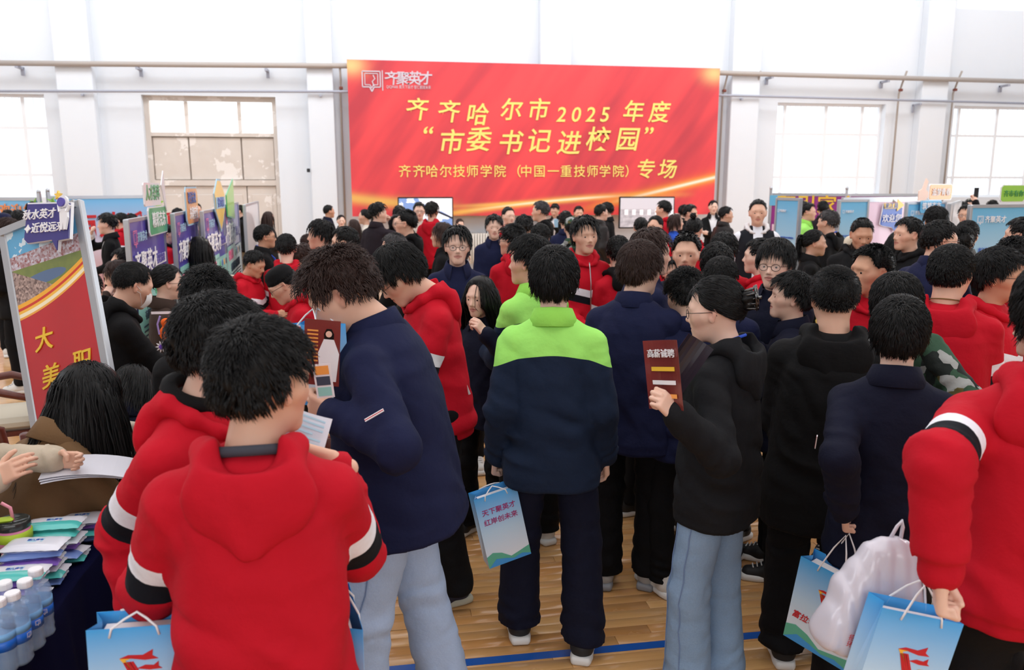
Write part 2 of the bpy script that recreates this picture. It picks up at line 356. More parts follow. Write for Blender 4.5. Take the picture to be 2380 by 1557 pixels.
# ------------------------------------------------------------------ hair
C0 = np.array([0, -.012, .03]); R0 = np.array([.0775, .0965, .0905])
def dirs(phi, el): return np.stack([np.sin(phi) * np.cos(el), np.cos(phi) * np.cos(el), np.sin(el)], -1)
def hairline(phi, side=0.0, front=36, nape=-40):
    return np.radians(np.interp(np.degrees(np.abs(phi)), [0, 35, 52, 62, 72, 88, 100, 130, 180], [front, front - 2, front - 12, 8, -2 + side, 2 + side, -16, -36, nape]))
def hair_geo(n=1400, wid=.006, V=.022, fringe=.07, gdir=(0, 0, -1.0), sidelen=.04, back=.05, top=.06, front=36, nape=-42, crown=(0.01, -.45, .89), seed=1, curl=0.0, grav=.35, part=None, longl=0.0, spike=0.0, buzz=False, lump=.006, mess=.5, cap_only=False):
    r = np.random.default_rng(seed); cr = np.array(crown) / np.linalg.norm(crown)
    vs, fs = [], []
    # scalp cap following the hairline
    na, ne = 48, 18
    ph = np.linspace(-PI, PI, na, endpoint=False); hl = hairline(ph, 0, front, nape)
    t = np.linspace(0, 1, ne)[None, :]; el = hl[:, None] + (PI / 2 - hl[:, None]) * t
    D = dirs(ph[:, None] + 0 * el, el); edge = np.clip(t * 3.2, 0, 1) ** .8
    side = np.clip(1 - np.abs(D[..., 2] - .1) * 1.6, 0, 1) * (np.abs(D[..., 0]) > .3)
    vol = V * (.78 - .25 * side) * (1 - .45 * np.exp(-(np.linalg.norm(D - cr, axis=-1) / .35) ** 2))
    lumpn = wob((D * 1.0).reshape(-1, 3).astype(np.float32), 7.0, seed).reshape(D.shape[:2]) * lump
    Pc = C0 + D * R0 * (1 + ((vol * edge + .003 + lumpn * edge) / .088)[..., None])
    vs.append(Pc.reshape(-1, 3)); idx = np.arange(na * ne).reshape(na, ne)
    q = np.stack([idx[:, :-1], np.roll(idx, -1, 0)[:, :-1], np.roll(idx, -1, 0)[:, 1:], idx[:, 1:]], -1).reshape(-1, 4); fs.append(q)
    off = na * ne
    if not cap_only:
        m = int(n * 2.6); phi = r.uniform(-PI, PI, m); el = np.arcsin(r.uniform(-.72, 1, m)); near_c = r.random(m) < .22; q_ = cr + r.normal(size=(m, 3)) * .22; phi = np.where(near_c, np.arctan2(q_[:, 0], q_[:, 1]), phi); el = np.where(near_c, np.arctan2(q_[:, 2], np.hypot(q_[:, 0], q_[:, 1])), el); ok = el > hairline(phi, 2, front - 1, nape + 3); phi, el = phi[ok][:n], el[ok][:n]; n = len(phi)
        d0 = dirs(phi, el); pos = C0 + d0 * R0 * 1.0
        nclump = max(60, n // 9); cl = r.integers(0, nclump, n)
        ck = d0[r.integers(0, n, nclump)]; cl = np.argmax(d0 @ ck.T, 1)
        cn = r.normal(size=(nclump, 3)) * mess
        front_w = np.clip(d0[:, 1] * 1.4 - .1, 0, 1) * (d0[:, 2] > .15); top_w = np.clip(d0[:, 2] * 1.5 - .5, 0, 1); back_w = np.clip(-d0[:, 1] * 1.5, 0, 1)
        L = sidelen * (1 - top_w) + top * top_w; L = L * (1 - front_w) + fringe * front_w; L = L * (1 - back_w * (1 - top_w)) + back * back_w * (1 - top_w)
        L = L + longl * (1 - .15 * r.random(n)); L *= r.uniform(.75, 1.15, n)
        ns = 6 if longl < .1 else 11
        nrm = d0 / R0; nrm /= np.linalg.norm(nrm, axis=1)[:, None]
        flow = -(cr - (nrm @ cr)[:, None] * nrm); flow /= np.linalg.norm(flow, axis=1)[:, None] + .05
        sw = np.cross(nrm, flow); flow = flow + sw * .45 * np.exp(-np.linalg.norm(d0 - cr, axis=1) * 2.2)[:, None]
        if part is not None:
            sgn = np.where(d0[:, 0] > part, 1.0, -1.0)[:, None]; pf = np.array([1.0, -.15, -.5]) * np.concatenate([sgn, np.ones((n, 2))], 1)
            flow = np.where((d0[:, 2] > .2)[:, None], pf, flow)
        cd_ = np.linalg.norm(d0 - cr, axis=1); flow = flow + r.normal(size=(n, 3)) * (1.1 * np.exp(-(cd_ / .45) ** 2))[:, None]
        pts = [pos.copy()]; 
        for s in range(ns):
            u = (s + 1) / ns; g = grav * (.3 + u)
            dr = flow * (1 - g * .6) + np.array(gdir) * g + cn[cl] * .35 + r.normal(size=(n, 3)) * .10 + nrm * (spike + (.9 if s == 0 else .15))
            if curl: ph2 = s * 1.9 + cl * 1.7; dr = dr + curl * (np.cos(ph2)[:, None] * nrm + np.sin(ph2)[:, None] * np.cross(nrm, flow))
            dr /= np.linalg.norm(dr, axis=1)[:, None]; pos = pos + dr * (L / ns)[:, None]
            q = (pos - C0) / R0; ql = np.linalg.norm(q, axis=1)
            depth = (cl * 0.618 % 1) * .25 + .75 + (r.random(n) * .2 - .1)
            sidew = np.clip(1 - np.abs(d0[:, 2] - .1) * 1.6, 0, 1) * (np.abs(d0[:, 0]) > .3)
            vol = V * (1 - .3 * sidew)
            want = 1 + (.004 + vol * depth * min(1, u * 1.8) * (1 if u < .85 else .97)) / .088
            upper = q[:, 2] > -.75
            lowr = np.linalg.norm(q[:, :2], axis=1)
            k = np.where(upper, np.maximum(want / ql, 1.0), 1.0); 
            k2 = np.where(upper & (ql > want) & (spike == 0) & (curl == 0) & (q[:, 2] > 0), 1 + (want / ql - 1) * .6, k); k = np.where(ql > want, k2, k)
            pos = C0 + (pos - C0) * k[:, None]
            if longl:      # hanging curtain: stays outside neck, shoulders and away from the face
                low = pos[:, 2] < -.05; rr = np.sqrt((pos[:, 0] / .095) ** 2 + ((pos[:, 1] + .03) / .085) ** 2) + 1e-6
                f = np.where(low & (rr < 1), 1 / rr, 1.0); pos[:, 0] *= f; pos[:, 1] = -.03 + (pos[:, 1] + .03) * f
                pos[:, 1] = np.where(low & (pos[:, 1] > .03) & (abs(gdir[1]) < .3), .03 + (pos[:, 1] - .03) * .5, pos[:, 1])
                flow = flow * .5 + np.array(gdir) * .5
            q = (pos - C0) / R0; nrm = q / (np.linalg.norm(q, axis=1)[:, None]); nrm = nrm / R0; nrm /= np.linalg.norm(nrm, axis=1)[:, None]
            if not longl: flow = flow - (flow * nrm).sum(1)[:, None] * nrm * .7; flow /= np.linalg.norm(flow, axis=1)[:, None] + 1e-6
            pts.append(pos.copy())
        Pt = np.stack(pts, 1); T = np.gradient(Pt, axis=1); T /= np.linalg.norm(T, axis=2)[..., None] + 1e-9
        q = (Pt - C0) / R0 / R0; Nn = q / np.linalg.norm(q, axis=2)[..., None]
        B = np.cross(T, Nn + r.normal(size=(n, 1, 3)) * .25); B /= np.linalg.norm(B, axis=2)[..., None] + 1e-9
        w = wid * np.interp(np.linspace(0, 1, ns + 1), [0, .3, .7, 1], [.7, 1, .8, .12])[None, :, None] * r.uniform(.6, 1.2, (n, 1, 1))
        rid = Nn * wid * .25
        a = Pt - B * w / 2; c = Pt + B * w / 2; b = Pt + rid
        R = np.stack([a, b, c], 2)      # n, ns+1, 3
        vs.append(R.reshape(-1, 3)); base = off + np.arange(n)[:, None, None] * (ns + 1) * 3
        i = np.arange(ns)[None, :, None] * 3; j = np.arange(2)[None, None, :]
        o = base + i + j; fs.append(np.stack([o, o + 1, o + 4, o + 3], -1).reshape(-1, 4))
    return np.concatenate(vs), np.concatenate(fs)
def blob(fn, lo, hi, h): return snet(fn, lo, hi, h)
def joinVQ(L):
    o = 0; vs = []; fs = []
    for v, f in L: vs.append(v); fs.append(f + o); o += len(v)
    return np.concatenate(vs), np.concatenate(fs)
def bun_geo(c, r, wrap=1.0):
    c = np.array(c)
    def f(P): return np.minimum(ell(P, c, (r, r * .8, r)), 9) + .004 * np.sin(P[:, 0] * 160 + P[:, 2] * 240 + np.sin(P[:, 1] * 90) * 2).astype(np.float32)
    return snet(f, c - r * 1.4, c + r * 1.4, .006)
def pony_geo(n, L, wid, seed, z=.06):
    r = np.random.default_rng(seed); ns = 8; root = np.array([0, -.112, z]); P = np.repeat(root[None], n, 0) + r.normal(size=(n, 3)) * .008; pts = [P.copy()]
    for s in range(ns):
        P = P + (np.array([0, -.55 if s < 2 else .02, .15 if s < 1 else -1.0]) + r.normal(size=(n, 3)) * .16) * L / ns; P[:, 1] = np.minimum(P[:, 1], -.115); pts.append(P.copy())
    Pt = np.stack(pts, 1); B = r.normal(size=(n, 1, 3)); w = wid * np.linspace(1, .2, ns + 1)[None, :, None]
    a, c = Pt - B * w / 2, Pt + B * w / 2; R = np.stack([a, c], 2).reshape(-1, 3); o = (np.arange(n)[:, None] * (ns + 1) * 2 + np.arange(ns)[None] * 2)
    return R, np.stack([o, o + 1, o + 3, o + 2], -1).reshape(-1, 4)
STY = dict(
    mop=dict(V=.030, fringe=.085, sidelen=.055, back=.06, top=.085, front=40, lump=.007),
    mop2=dict(V=.028, fringe=.075, sidelen=.05, back=.05, top=.075, front=40, seed=5, crown=(.25, -.5, .85), mess=.7),
    short=dict(V=.019, fringe=.04, sidelen=.022, back=.025, top=.045, front=40, seed=3, lump=.003, grav=.2),
    crop=dict(V=.012, fringe=.018, sidelen=.012, back=.012, top=.02, front=40, seed=4, lump=.001, grav=.1, spike=.35),
    buzz=dict(V=.008, fringe=.008, sidelen=.006, back=.006, top=.01, front=44, seed=4, lump=0, grav=.0, spike=.8),
    flat=dict(V=.02, fringe=.028, sidelen=.008, back=.012, top=.035, front=42, seed=6, lump=.002, grav=.05, spike=.6),
    fluffy=dict(V=.034, fringe=.06, sidelen=.045, back=.04, top=.065, front=40, seed=8, curl=.5, spike=.25, mess=.8, grav=.25),
    curly=dict(V=.03, fringe=.06, sidelen=.035, back=.035, top=.06, front=40, seed=9, curl=1.1, spike=.2, mess=.6, grav=.1),
    quiff=dict(V=.028, fringe=.07, sidelen=.03, back=.035, top=.07, front=41, seed=10, spike=.10, mess=.55, grav=.28),
    long=dict(V=.016, fringe=.06, sidelen=.1, back=.1, top=.1, front=46, longl=.30, part=.0, grav=.9, mess=.12, lump=.002, seed=11, wid=.007),
    bob=dict(V=.022, fringe=.06, sidelen=.09, back=.09, top=.1, front=44, longl=.08, part=.1, grav=.8, mess=.2, seed=12),
    tied=dict(V=.010, fringe=.08, sidelen=.06, back=.05, top=.09, front=42, crown=(0, .85, .5), grav=.0, mess=.06, lump=.001, seed=13),
    recede=dict(V=.010, fringe=.02, sidelen=.018, back=.015, top=.025, front=56, seed=14, lump=.001, grav=.15, mess=.3),
)
HAIRS = {}
def hair_mesh(style, lod):
    k = (style, lod)
    if k in HAIRS: return HAIRS[k]
    base = style.split('_')[0]; kw = dict(STY[base]); n, wd = {0: (4600, .0036), 1: (800, .008), 2: (220, .014)}[lod]
    if base in ('crop', 'buzz', 'recede'): wd *= .6; n = int(n * 1.2)
    kw.pop('wid', None)
    L = [hair_geo(n=n, wid=wd, **kw)]
    if style.endswith('_bun'): L.append(bun_geo((0, -.125, .035), .04))
    if style.endswith('_topbun'): L.append(bun_geo((0, -.06, .15), .036))
    if style.endswith('_pony'): L.append(pony_geo({0: 500, 1: 220, 2: 80}[lod], .24, .006, 3)); L.append(bun_geo((0, -.115, .06), .022))
    V, Q = joinVQ(L); HAIRS[k] = mesh_np('hair_' + style, V, Q); return HAIRS[k]

# ------------------------------------------------------------------ clothes
TZ = [.72, .80, .95, 1.10, 1.22, 1.33, 1.40, 1.45, 1.49]
PROF = dict(
    hoodie=([.178, .198, .202, .202, .206, .200, .168, .122, .070], [.125, .143, .146, .14, .138, .125, .10, .08, .062]),
    work=([.215, .214, .205, .202, .204, .196, .164, .118, .068], [.15, .148, .142, .138, .134, .122, .10, .078, .060]),
    slim=([.18, .18, .160, .160, .172, .172, .145, .10, .056], [.125, .122, .112, .116, .12, .11, .09, .07, .052]))
def torso_d(P, prof, wide, hem, y0=-.01):
    a, b = PROF[prof]; z = P[:, 2]; A = np.interp(z, TZ, a).astype(np.float32) * wide * np.interp(z, [.8, 1.05, 1.3], [.94, .84, .815]).astype(np.float32); B = np.interp(z, TZ, b).astype(np.float32) * (wide * .5 + .5) * (wide if wide > 1.08 else 1)
    x = P[:, 0]; y = P[:, 1] - y0 + .015 * np.clip((z - 1.3) * 6, 0, 1)
    e = 2.5; k = ((np.abs(x) / A) ** e + (np.abs(y) / B) ** e) ** (1 / e)
    d = (k - 1) * np.minimum(A, B) * .85
    return smax(smax(d, (hem - z), .012), (z - 1.485), .02)
def lean_mat(lean, hipz=.95): return TR(0, 0, hipz) @ Matrix.Rotation(-lean, 4, 'X') @ TR(0, 0, -hipz)
def npm(M): return np.array(M, dtype=np.float64)
def xf(M, V): M = npm(M); return V @ M[:3, :3].T + M[:3, 3]
POSES = {   # wrist (x*s, y, z), elbow hint (x*s,y,z), curl, thumb direction (x*s,y,z)
    'down': ((.225, .04, .86), (.12, -1, 0), .35, (0, 1, 0)),
    'grip': ((.235, .03, .86), (.12, -1, 0), 1.25, (0, 1, 0)),
    'hold': ((.11, .33, 1.12), (.22, -.3, -1), .8, (-.3, 0, 1)),
    'read': ((.08, .33, 1.20), (.25, -.1, -1), 1.0, (-.5, 0, 1)),
    'phone': ((.06, .30, 1.30), (.25, 0, -1), 1.0, (-.6, -.2, 1)),
    'low': ((.09, .25, 1.0), (.4, -.5, -.6), .8, (-.4, 0, 1)),
    'cross': ((-.10, .22, 1.15), (.6, .2, -1), .6, (0, 0, 1)),
    'drink': ((.06, .21, 1.50), (.7, .4, -.8), 1.0, (-.5, -.2, 1)),
    'face': ((.10, .14, 1.46), (.7, .4, -.8), .7, (-.5, -.5, .6)),
    'up': ((.32, .12, 1.75), (.9, .3, -.2), .9, (-1, 0, .2)),
    'pocket': ((.24, .13, 1.0), (.8, -.7, 0), .6, (-.3, 1, -.4)),
    'reach': ((.16, .46, 1.10), (.5, -.4, -1), .5, (-.4, 0, 1)),
    'back': ((.02, -.19, .98), (.8, -.6, 0), .8, (0, 0, 1)),
    'table': ((.14, .40, .86), (.7, -.3, -.4), .45, (-.8, 0, .3)),
}
def ik(S, T, l1, l2, hint):
    S, T, hint = Vector(S), Vector(T), Vector(hint); d = T - S; L = d.length; m = (l1 + l2) * .995
    if L > m: T = S + d * (m / L); d = T - S; L = m
    a = (l1 * l1 - l2 * l2 + L * L) / (2 * L); h = math.sqrt(max(l1 * l1 - a * a, 0)); u = d.normalized(); p = (hint - u * hint.dot(u)).normalized()
    return S + u * a + p * h, T
def skel(p):
    """joints in the person's own frame (faces +y, stature 1.775)"""
    LM = lean_mat(p.get('lean', 0)); sit = p.get('sit', 0); drop = TR(0, 0, -.44) if sit else Matrix()
    LM = drop @ LM; out = dict(LM=LM); w = p.get('wide', 1.0)
    sh = Vector((.158 * (.35 + .65 * w), -.018, 1.366))
    for s, nm in ((-1, 'L'), (1, 'R')):
        pose = p.get('arm' + nm, p.get('arms', 'down')); 
        if isinstance(pose, str): wr, hint, curl, th = POSES[pose]
        else: wr, hint, curl, th = pose
        S = LM @ Vector((sh.x * s, sh.y, sh.z)); T = Vector((wr[0] * s, wr[1], wr[2] - (.44 if sit else 0)))
        if pose in ('down', 'grip'): T = T + (LM @ Vector((0, 0, 1.0)) - Vector((0, 0, 1.0 - (.44 if sit else 0)))) * .9; T.x *= .55 + .45 * w
        elif isinstance(pose, str): T = T + (LM @ Vector((0, 0, 1.3)) - Vector((0, 0, 1.3 - (.44 if sit else 0)))) * .9
        E, T = ik(S, T, .285, .25, (hint[0] * s, hint[1], hint[2])); out[nm] = (S, E, T, curl, Vector((th[0] * s, th[1], th[2])), s)
    nb = LM @ Vector((0, -.02, 1.47)); yaw, pit, rol = p.get('hy', 0), p.get('hp', 0), p.get('hr', 0)
    R = (LM.to_3x3() @ Matrix.Rotation(-math.radians(yaw), 3, 'Z') @ Matrix.Rotation(-math.radians(pit), 3, 'X') @ Matrix.Rotation(math.radians(rol), 3, 'Y')).to_4x4()
    out['H'] = Matrix.Translation(nb) @ R @ TR(0, .037, .140)
    hip = -.44 if sit else 0
    st = p.get('step', .03)
    for s, nm in ((-1, 'l'), (1, 'r')):
        h = Vector((.095 * s, 0, .92 + hip)); f = st * s
        if sit: k = Vector((.13 * s, .42, .52)); a = Vector((.14 * s, .42, .09))
        else: a = Vector(((.095 + p.get('stance', .02)) * s, f, .09)); k = (h + a) / 2 + Vector((.01 * s, .03, 0))
        out[nm] = (h, k, a)
    return out
def garment(kind, p, sk, h, wide, hem, seed):
    LMi = npm(sk['LM'].inverted()); prof = {'hoodie': 'hoodie', 'work': 'work', 'slim': 'slim'}[kind]
    rs = {'hoodie': (.060, .062, .054, .042), 'work': (.060, .059, .052, .046), 'slim': (.053, .049, .043, .036)}[kind]
    arms = [(np.array(sk[n][0]), np.array(sk[n][1]), np.array(sk[n][2])) for n in 'LR']
    ws = .55 + .45 * wide
    def parts(P):
        Q = (P @ LMi[:3, :3].T + LMi[:3, 3]).astype(np.float32)
        t = torso_d(Q, prof, wide, hem); Aq = np.stack([np.abs(Q[:, 0]), Q[:, 1], Q[:, 2]], 1); t = smin(t, cap(Aq, (.03, -.02, 1.445), (.138 * wide, -.018, 1.372), .040 * ws, .050 * ws), .035)
        ad = None; u = None
        for (S, E, T) in arms:
            T2 = T + (E - T) * .04
            d1, t1 = capt(P, S, E, rs[0] * ws, rs[1] * ws); d2, t2 = capt(P, E, T2, rs[1] * ws, rs[2])
            if kind == 'hoodie':
                d3, _ = capt(P, T2 + (E - T2) * .22, T2 + (E - T2) * .16, rs[2] * 1.16, rs[2] * 1.16); d2 = np.where(t2 > .86, d2 + .012, d2)
            d = smin(d1, d2, .03); uu = np.where(d1 < d2, t1 * .285, .285 + t2 * .25)
            if ad is None: ad, u = d, uu
            else: u = np.where(ad < d, u, uu); ad = np.minimum(ad, d)
        return Q, t, ad, u
    def f(P):
        Q, t, ad, u = parts(P); d = smin(t, ad, .028)
        z = Q[:, 2]; zw = np.clip((1.38 - z) * 3, 0, 1) * np.clip((z - hem) * 6, .15, 1)
        ang = np.arctan2(Q[:, 1], Q[:, 0] + 1e-6); w1 = wob(Q, 9, seed); w2 = wob(Q, 20, seed + 1); w3 = wob(Q, 44, seed + 2)
        tm = 1.0 * (t < ad)
        d += tm * zw * (.0065 * w1 + .0075 * (.35 + .65 * w1) * np.sin(ang * 4.0 + z * 8 + 2.4 * w2 + seed) + .0095 * w2 * (1 - 2 * np.abs(np.sin(z * 17 + 3.2 * w1 + ang * 1.5))) * np.clip(1.3 - np.abs(z - .98) * 3, .35, 1))
        d += .0016 * w3 + .0035 * (1 - 2 * np.abs(np.sin(Q[:, 0] * 22 + z * 11 + 3 * w2 + 1.5 * w1))) * (.3 + .7 * w1)
        crease = .35 + 1.0 * np.exp(-((u - .29) / .08) ** 2) + .9 * np.clip((u - .36) / .12, 0, 1)
        rg = 1 - np.abs(np.sin(u * 46 + 2.6 * w1 + 2.2 * w2 + seed)); d -= (1 - tm) * .0125 * crease * (rg - .4) * (.45 + .55 * w2) + (1 - tm) * .004 * w1
        if kind == 'hoodie': d += .010 * np.clip((hem + .055 - Q[:, 2]) / .01, 0, 1) - .006 * np.exp(-((Q[:, 2] - hem - .085) / .03) ** 2)
        else: d += .0025 * np.clip((hem + .05 - Q[:, 2]) / .006, 0, 1)
        return d
    pts = np.array([a for A in arms for a in A] + [xf(sk['LM'], np.array([[x * wide, y * wide, z] for x in (-.24, .24) for y in (-.17, .17) for z in (hem, 1.5)]))[i] for i in range(8)])
    lo, hi = pts.min(0) - .09, pts.max(0) + .09; lo[2] = max(lo[2], pts[:, 2].min() - .06)
    V, F = snet(f, lo, hi, h); Q, t, ad, u = parts(V.astype(np.float32))
    return V, F, dict(loc=Q, arm=np.stack([t - ad, u, 0 * u], 1))
def legs_geo(p, sk, h, wide, fit, seed):
    r = {'wide': (.086, .080, .094), 'reg': (.082, .070, .066), 'slim': (.088, .062, .05)}[fit]; ws = .6 + .4 * wide
    L = [[np.array(v) for v in sk[k]] for k in 'lr']; pel = (L[0][0] + L[1][0]) / 2
    def f(P):
        d = rbox(P, (pel[0], pel[1] - .01, pel[2] + .0), (.160 * ws, .108 * ws, .10), .09)
        leg = None
        for (H, K, A) in L:
            A2 = A + np.array([0, 0, -.035]); d1, _ = capt(P, H, K, r[0] * ws, r[1] * ws); d2, t2 = capt(P, K, A2, r[1] * ws, r[2]); q = smin(d1, d2, .03)
            z = (P[:, 2] - A[2]); wl = wob(P, 12, seed); w4 = wob(P, 26, seed + 4); q = q + (.012 * np.exp(-(z / .13) ** 2) + .006 * np.exp(-((P[:, 2] - K[2]) / .12) ** 2) + .0025) * (1 - 2 * np.abs(np.sin(z * 34 + 2.8 * wl + 1.5 * w4))) * (.5 + .5 * w4)
            leg = q if leg is None else smin(leg, q, .012)
        d = smin(d, leg, .04) + .004 * wob(P, 14, seed + 5) + .0025 * wob(P, 45, seed + 6); d = smax(d, .075 - P[:, 2], .008); return smax(d, P[:, 2] - (pel[2] + .05), .01)
    pts = np.array([a for A in L for a in A]); lo, hi = pts.min(0) - .17, pts.max(0) + .17; lo[2] = .0; hi[2] = pel[2] + .15
    return snet(f, lo, hi, h)
def shoe_parts(h):
    def up(P):
        d = smin(cap(P, (0, -.055, .05), (0, .03, .055), .041, .042), cap(P * np.array([.92, 1, 1], np.float32), (0, .04, .04), (0, .135, .032), .042, .034), .03)
        d = smin(d, cap(P, (0, -.045, .06), (0, -.04, .10), .043, .041), .02); return smax(d, .02 - P[:, 2], .004)
    def so(P):
        X = P.copy(); X[:, 0] /= np.interp(X[:, 1], [-.11, -.06, .0, .09, .16, .19], [.75, .92, .86, 1.08, .95, .7]); return rbox(X, (0, .035, .017), (.048, .142, .017), .014)
    return snet(up, (-.06, -.12, 0), (.06, .2, .16), h), snet(so, (-.07, -.13, -.01), (.07, .21, .05), h)
SHOES = {}
def shoes(lod):
    if lod not in SHOES:
        a, b = shoe_parts({0: .006, 1: .010, 2: .016}[lod])
        lc = MB()
        for i in range(4): lc.box((0, .045 + i * .022, .092 - i * .0075), (.05, .007, .006), bev=.002)
        SHOES[lod] = (mesh_np('shoe', *a), mesh_np('shoe_sole', *b), mesh_np('laces', lc.v, lc.f))
    return SHOES[lod]
def hood_geo(h, big=1.0, seed=0):
    ring = [(0, .092, 1.405), (.055, .075, 1.428), (.088, .02, 1.462), (.086, -.045, 1.488), (.045, -.09, 1.498), (0, -.1, 1.50)]
    def f(P):
        A = P.copy(); A[:, 0] = np.abs(A[:, 0]); d = None
        for i in range(5):
            q = cap(A, ring[i], ring[i + 1], .012 + .005 * i, .017 + .005 * i); d = q if d is None else smin(d, q, .02)
        b = ell(A, (0, -.118, 1.405), (.128 * big, .038, .10)); b = smin(b, cap(A, (.08, -.08, 1.47), (.0, -.140, 1.30), .024, .014), .05)
        d = smin(d, b, .03); v = cap(A, (0, -.06, 1.60), (0, -.045, 1.36), .060, .056)
        d = smax(d, -v, .012); d = smax(d, -ell(A, (0, -.118, 1.515), (.088, .030, .055)), .018)
        w1 = wob(P, 14, seed); w2 = wob(P, 34, seed + 3)
        return d + .004 * w1 + .006 * (1 - 2 * np.abs(np.sin(A[:, 0] * 26 + (1.5 - P[:, 2]) * 24 + 2.2 * w1))) * (.4 + .6 * w2) * np.clip((1.47 - P[:, 2]) * 8, 0, 1)
    return snet(f, (-.19, -.24, 1.2), (.19, .14, 1.58), h)
def collar_geo(open_=.5, hgt=.060):
    n = 30; V = []; prof = [(.076, -.01), (.069, hgt * .7), (.071, hgt), (.078, hgt * .98), (.090, hgt * .5), (.108, -.012), (.104, -.016), (.084, hgt * .3)]
    for i in range(n + 1):
        a = PI / 2 + open_ + (2 * PI - 2 * open_) * i / n; e = abs(i / n - .5) * 2; dz = -.03 * e ** 2 - .012 * e
        for r, z in prof:
            ex = 1.0 + (.25 * max(0, e - .7) if z < hgt * .5 and r > .085 else 0)
            V.append((r * ex * math.cos(a) * 1.0, r * ex * math.sin(a) * .92 - .025 + .02 * e, 1.472 + z + dz - (.02 * max(0, e - .75) * 4 if z < hgt * .5 and r > .085 else 0)))
    m = len(prof); F = [(i * m + k, i * m + (k + 1) % m, (i + 1) * m + (k + 1) % m, (i + 1) * m + k) for i in range(n) for k in range(m)]
    F += [tuple(range(m)), tuple(range(n * m + m - 1, n * m - 1, -1))]
    return V, F
def body_geo(p, sk, lod, fem, fat):
    V, Q, A = head_geo(lod, fem, fat); L = [(xf(sk['H'], V), Q)]; AT = [A]
    for nm in 'LR':
        S, E, T, curl, th, s = sk[nm]
        hv, hq = hand_geo(lod, curl); y = (T - E).normalized(); 
        pn = p.get('hd' + nm)
        if pn: y = Vector((pn[0] * s, pn[1], pn[2])).normalized()
        x = (th - y * th.dot(y)).normalized(); z = x.cross(y) * (-s if True else s)
        M = Matrix((x, y, z)).transposed().to_4x4(); M.translation = T
        v = xf(M, hv * .98); q = hq[:, ::-1] if s > 0 else hq; L.append((v, q)); AT.append(np.zeros((len(v), 3)))
    m = MB()
    for nm in 'LR': S, E, T, *_ = sk[nm]; m.tube([S, E, T + (T - E).normalized() * .0], [.045, .036, .027], 10)
    t = [sk['LM'] @ Vector(q) for q in ((0, -.03, 1.46), (0, -.01, 1.3), (0, 0, 1.1), (0, 0, .95))]; m.tube(t, [.06, .10, .10, .10], 10)
    for nm in 'LR': m.tube([t[1], sk[nm][0]], [.06, .05], 8)
    for nm in 'lr': m.tube(list(sk[nm]), [.08, .055, .035], 8)
    # quads only
    q4 = [f if len(f) == 4 else None for f in m.f]; q4 = [f for f in q4 if f]; L.append((np.array(m.v), np.array(q4))); AT.append(np.zeros((len(m.v), 3)))
    V, Q = joinVQ(L); return V, Q, dict(face=np.concatenate(AT))
GLASS = mat('clear_lens', (235, 240, 245), .05, Alpha=.12, Specular_IOR_Level=.8)
def make_glasses():
    m = MB(); 
    for s in (-1, 1):
        m.tube([(s * .033 + .0225 * math.cos(a), .099 - .012 * abs(math.cos(a) * .5 + s * .5) * 0 - abs(s * .033 + .0225 * math.cos(a)) * .12, .0 + .018 * math.sin(a)) for a in [2 * PI * k / 16 for k in range(17)]], .0013, 6, cap=False)
        m.tube([(s * .056, .090, .006), (s * .076, .06, .007), (s * .083, -.01, .006), (s * .083, -.03, -.008)], .0012, 6)
    m.tube([(-.011, .098, .004), (0, .100, .006), (.011, .098, .004)], .0013, 6)
    l = MB()
    for s in (-1, 1): l.add([(s * .033 + .0215 * math.cos(a), .0985 - abs(s * .033 + .0215 * math.cos(a)) * .12, .017 * math.sin(a)) for a in [2 * PI * k / 16 for k in range(16)]], [tuple(range(16))])
    return mesh_np('glasses', m.v, m.f), mesh_np('lens', l.v, l.f)
GLS = make_glasses()
eyeV, eyeF = [], []
def eye_mesh():
    V, A, F = [], [], []; nu, nv = 12, 6
    for i in range(nu + 1):
        for j in range(nv + 1):
            u, v = i / nu * 2 - 1, j / nv * 2 - 1; x = u * .0148; h = .0044 * max(1e-4, 1 - u * u) ** .62; z = v * h + .0012 * (1 - u * u) * (v > 0) - .0003; y = math.sqrt(max(1e-6, .0150 ** 2 - x * x * .9 - z * z)) - .0150
            V.append((x, y, z)); A.append((max(v, 0), u, 0))
    for i in range(nu):
        for j in range(nv): a = i * (nv + 1) + j; F.append((a, a + nv + 1, a + nv + 2, a + 1))
    return mesh_np('eye', V, np.array(F), attrs=dict(face=np.array(A)))
EYEM = eye_mesh()
def brow_mesh():
    m = MB(); m.tube([(.013, .0888, .021), (.024, .0878, .0245), (.038, .0800, .0255), (.052, .0675, .019)], [.0028, .0036, .0032, .0012], 6); V = np.array(m.v); V[:, 0] *= 1
    return m
_b = brow_mesh(); BROWR = mesh_np('eyebrow', _b.v, _b.f); BROWL = mesh_np('eyebrow', [(-x, y, z) for x, y, z in _b.v], [f[::-1] for f in _b.f])

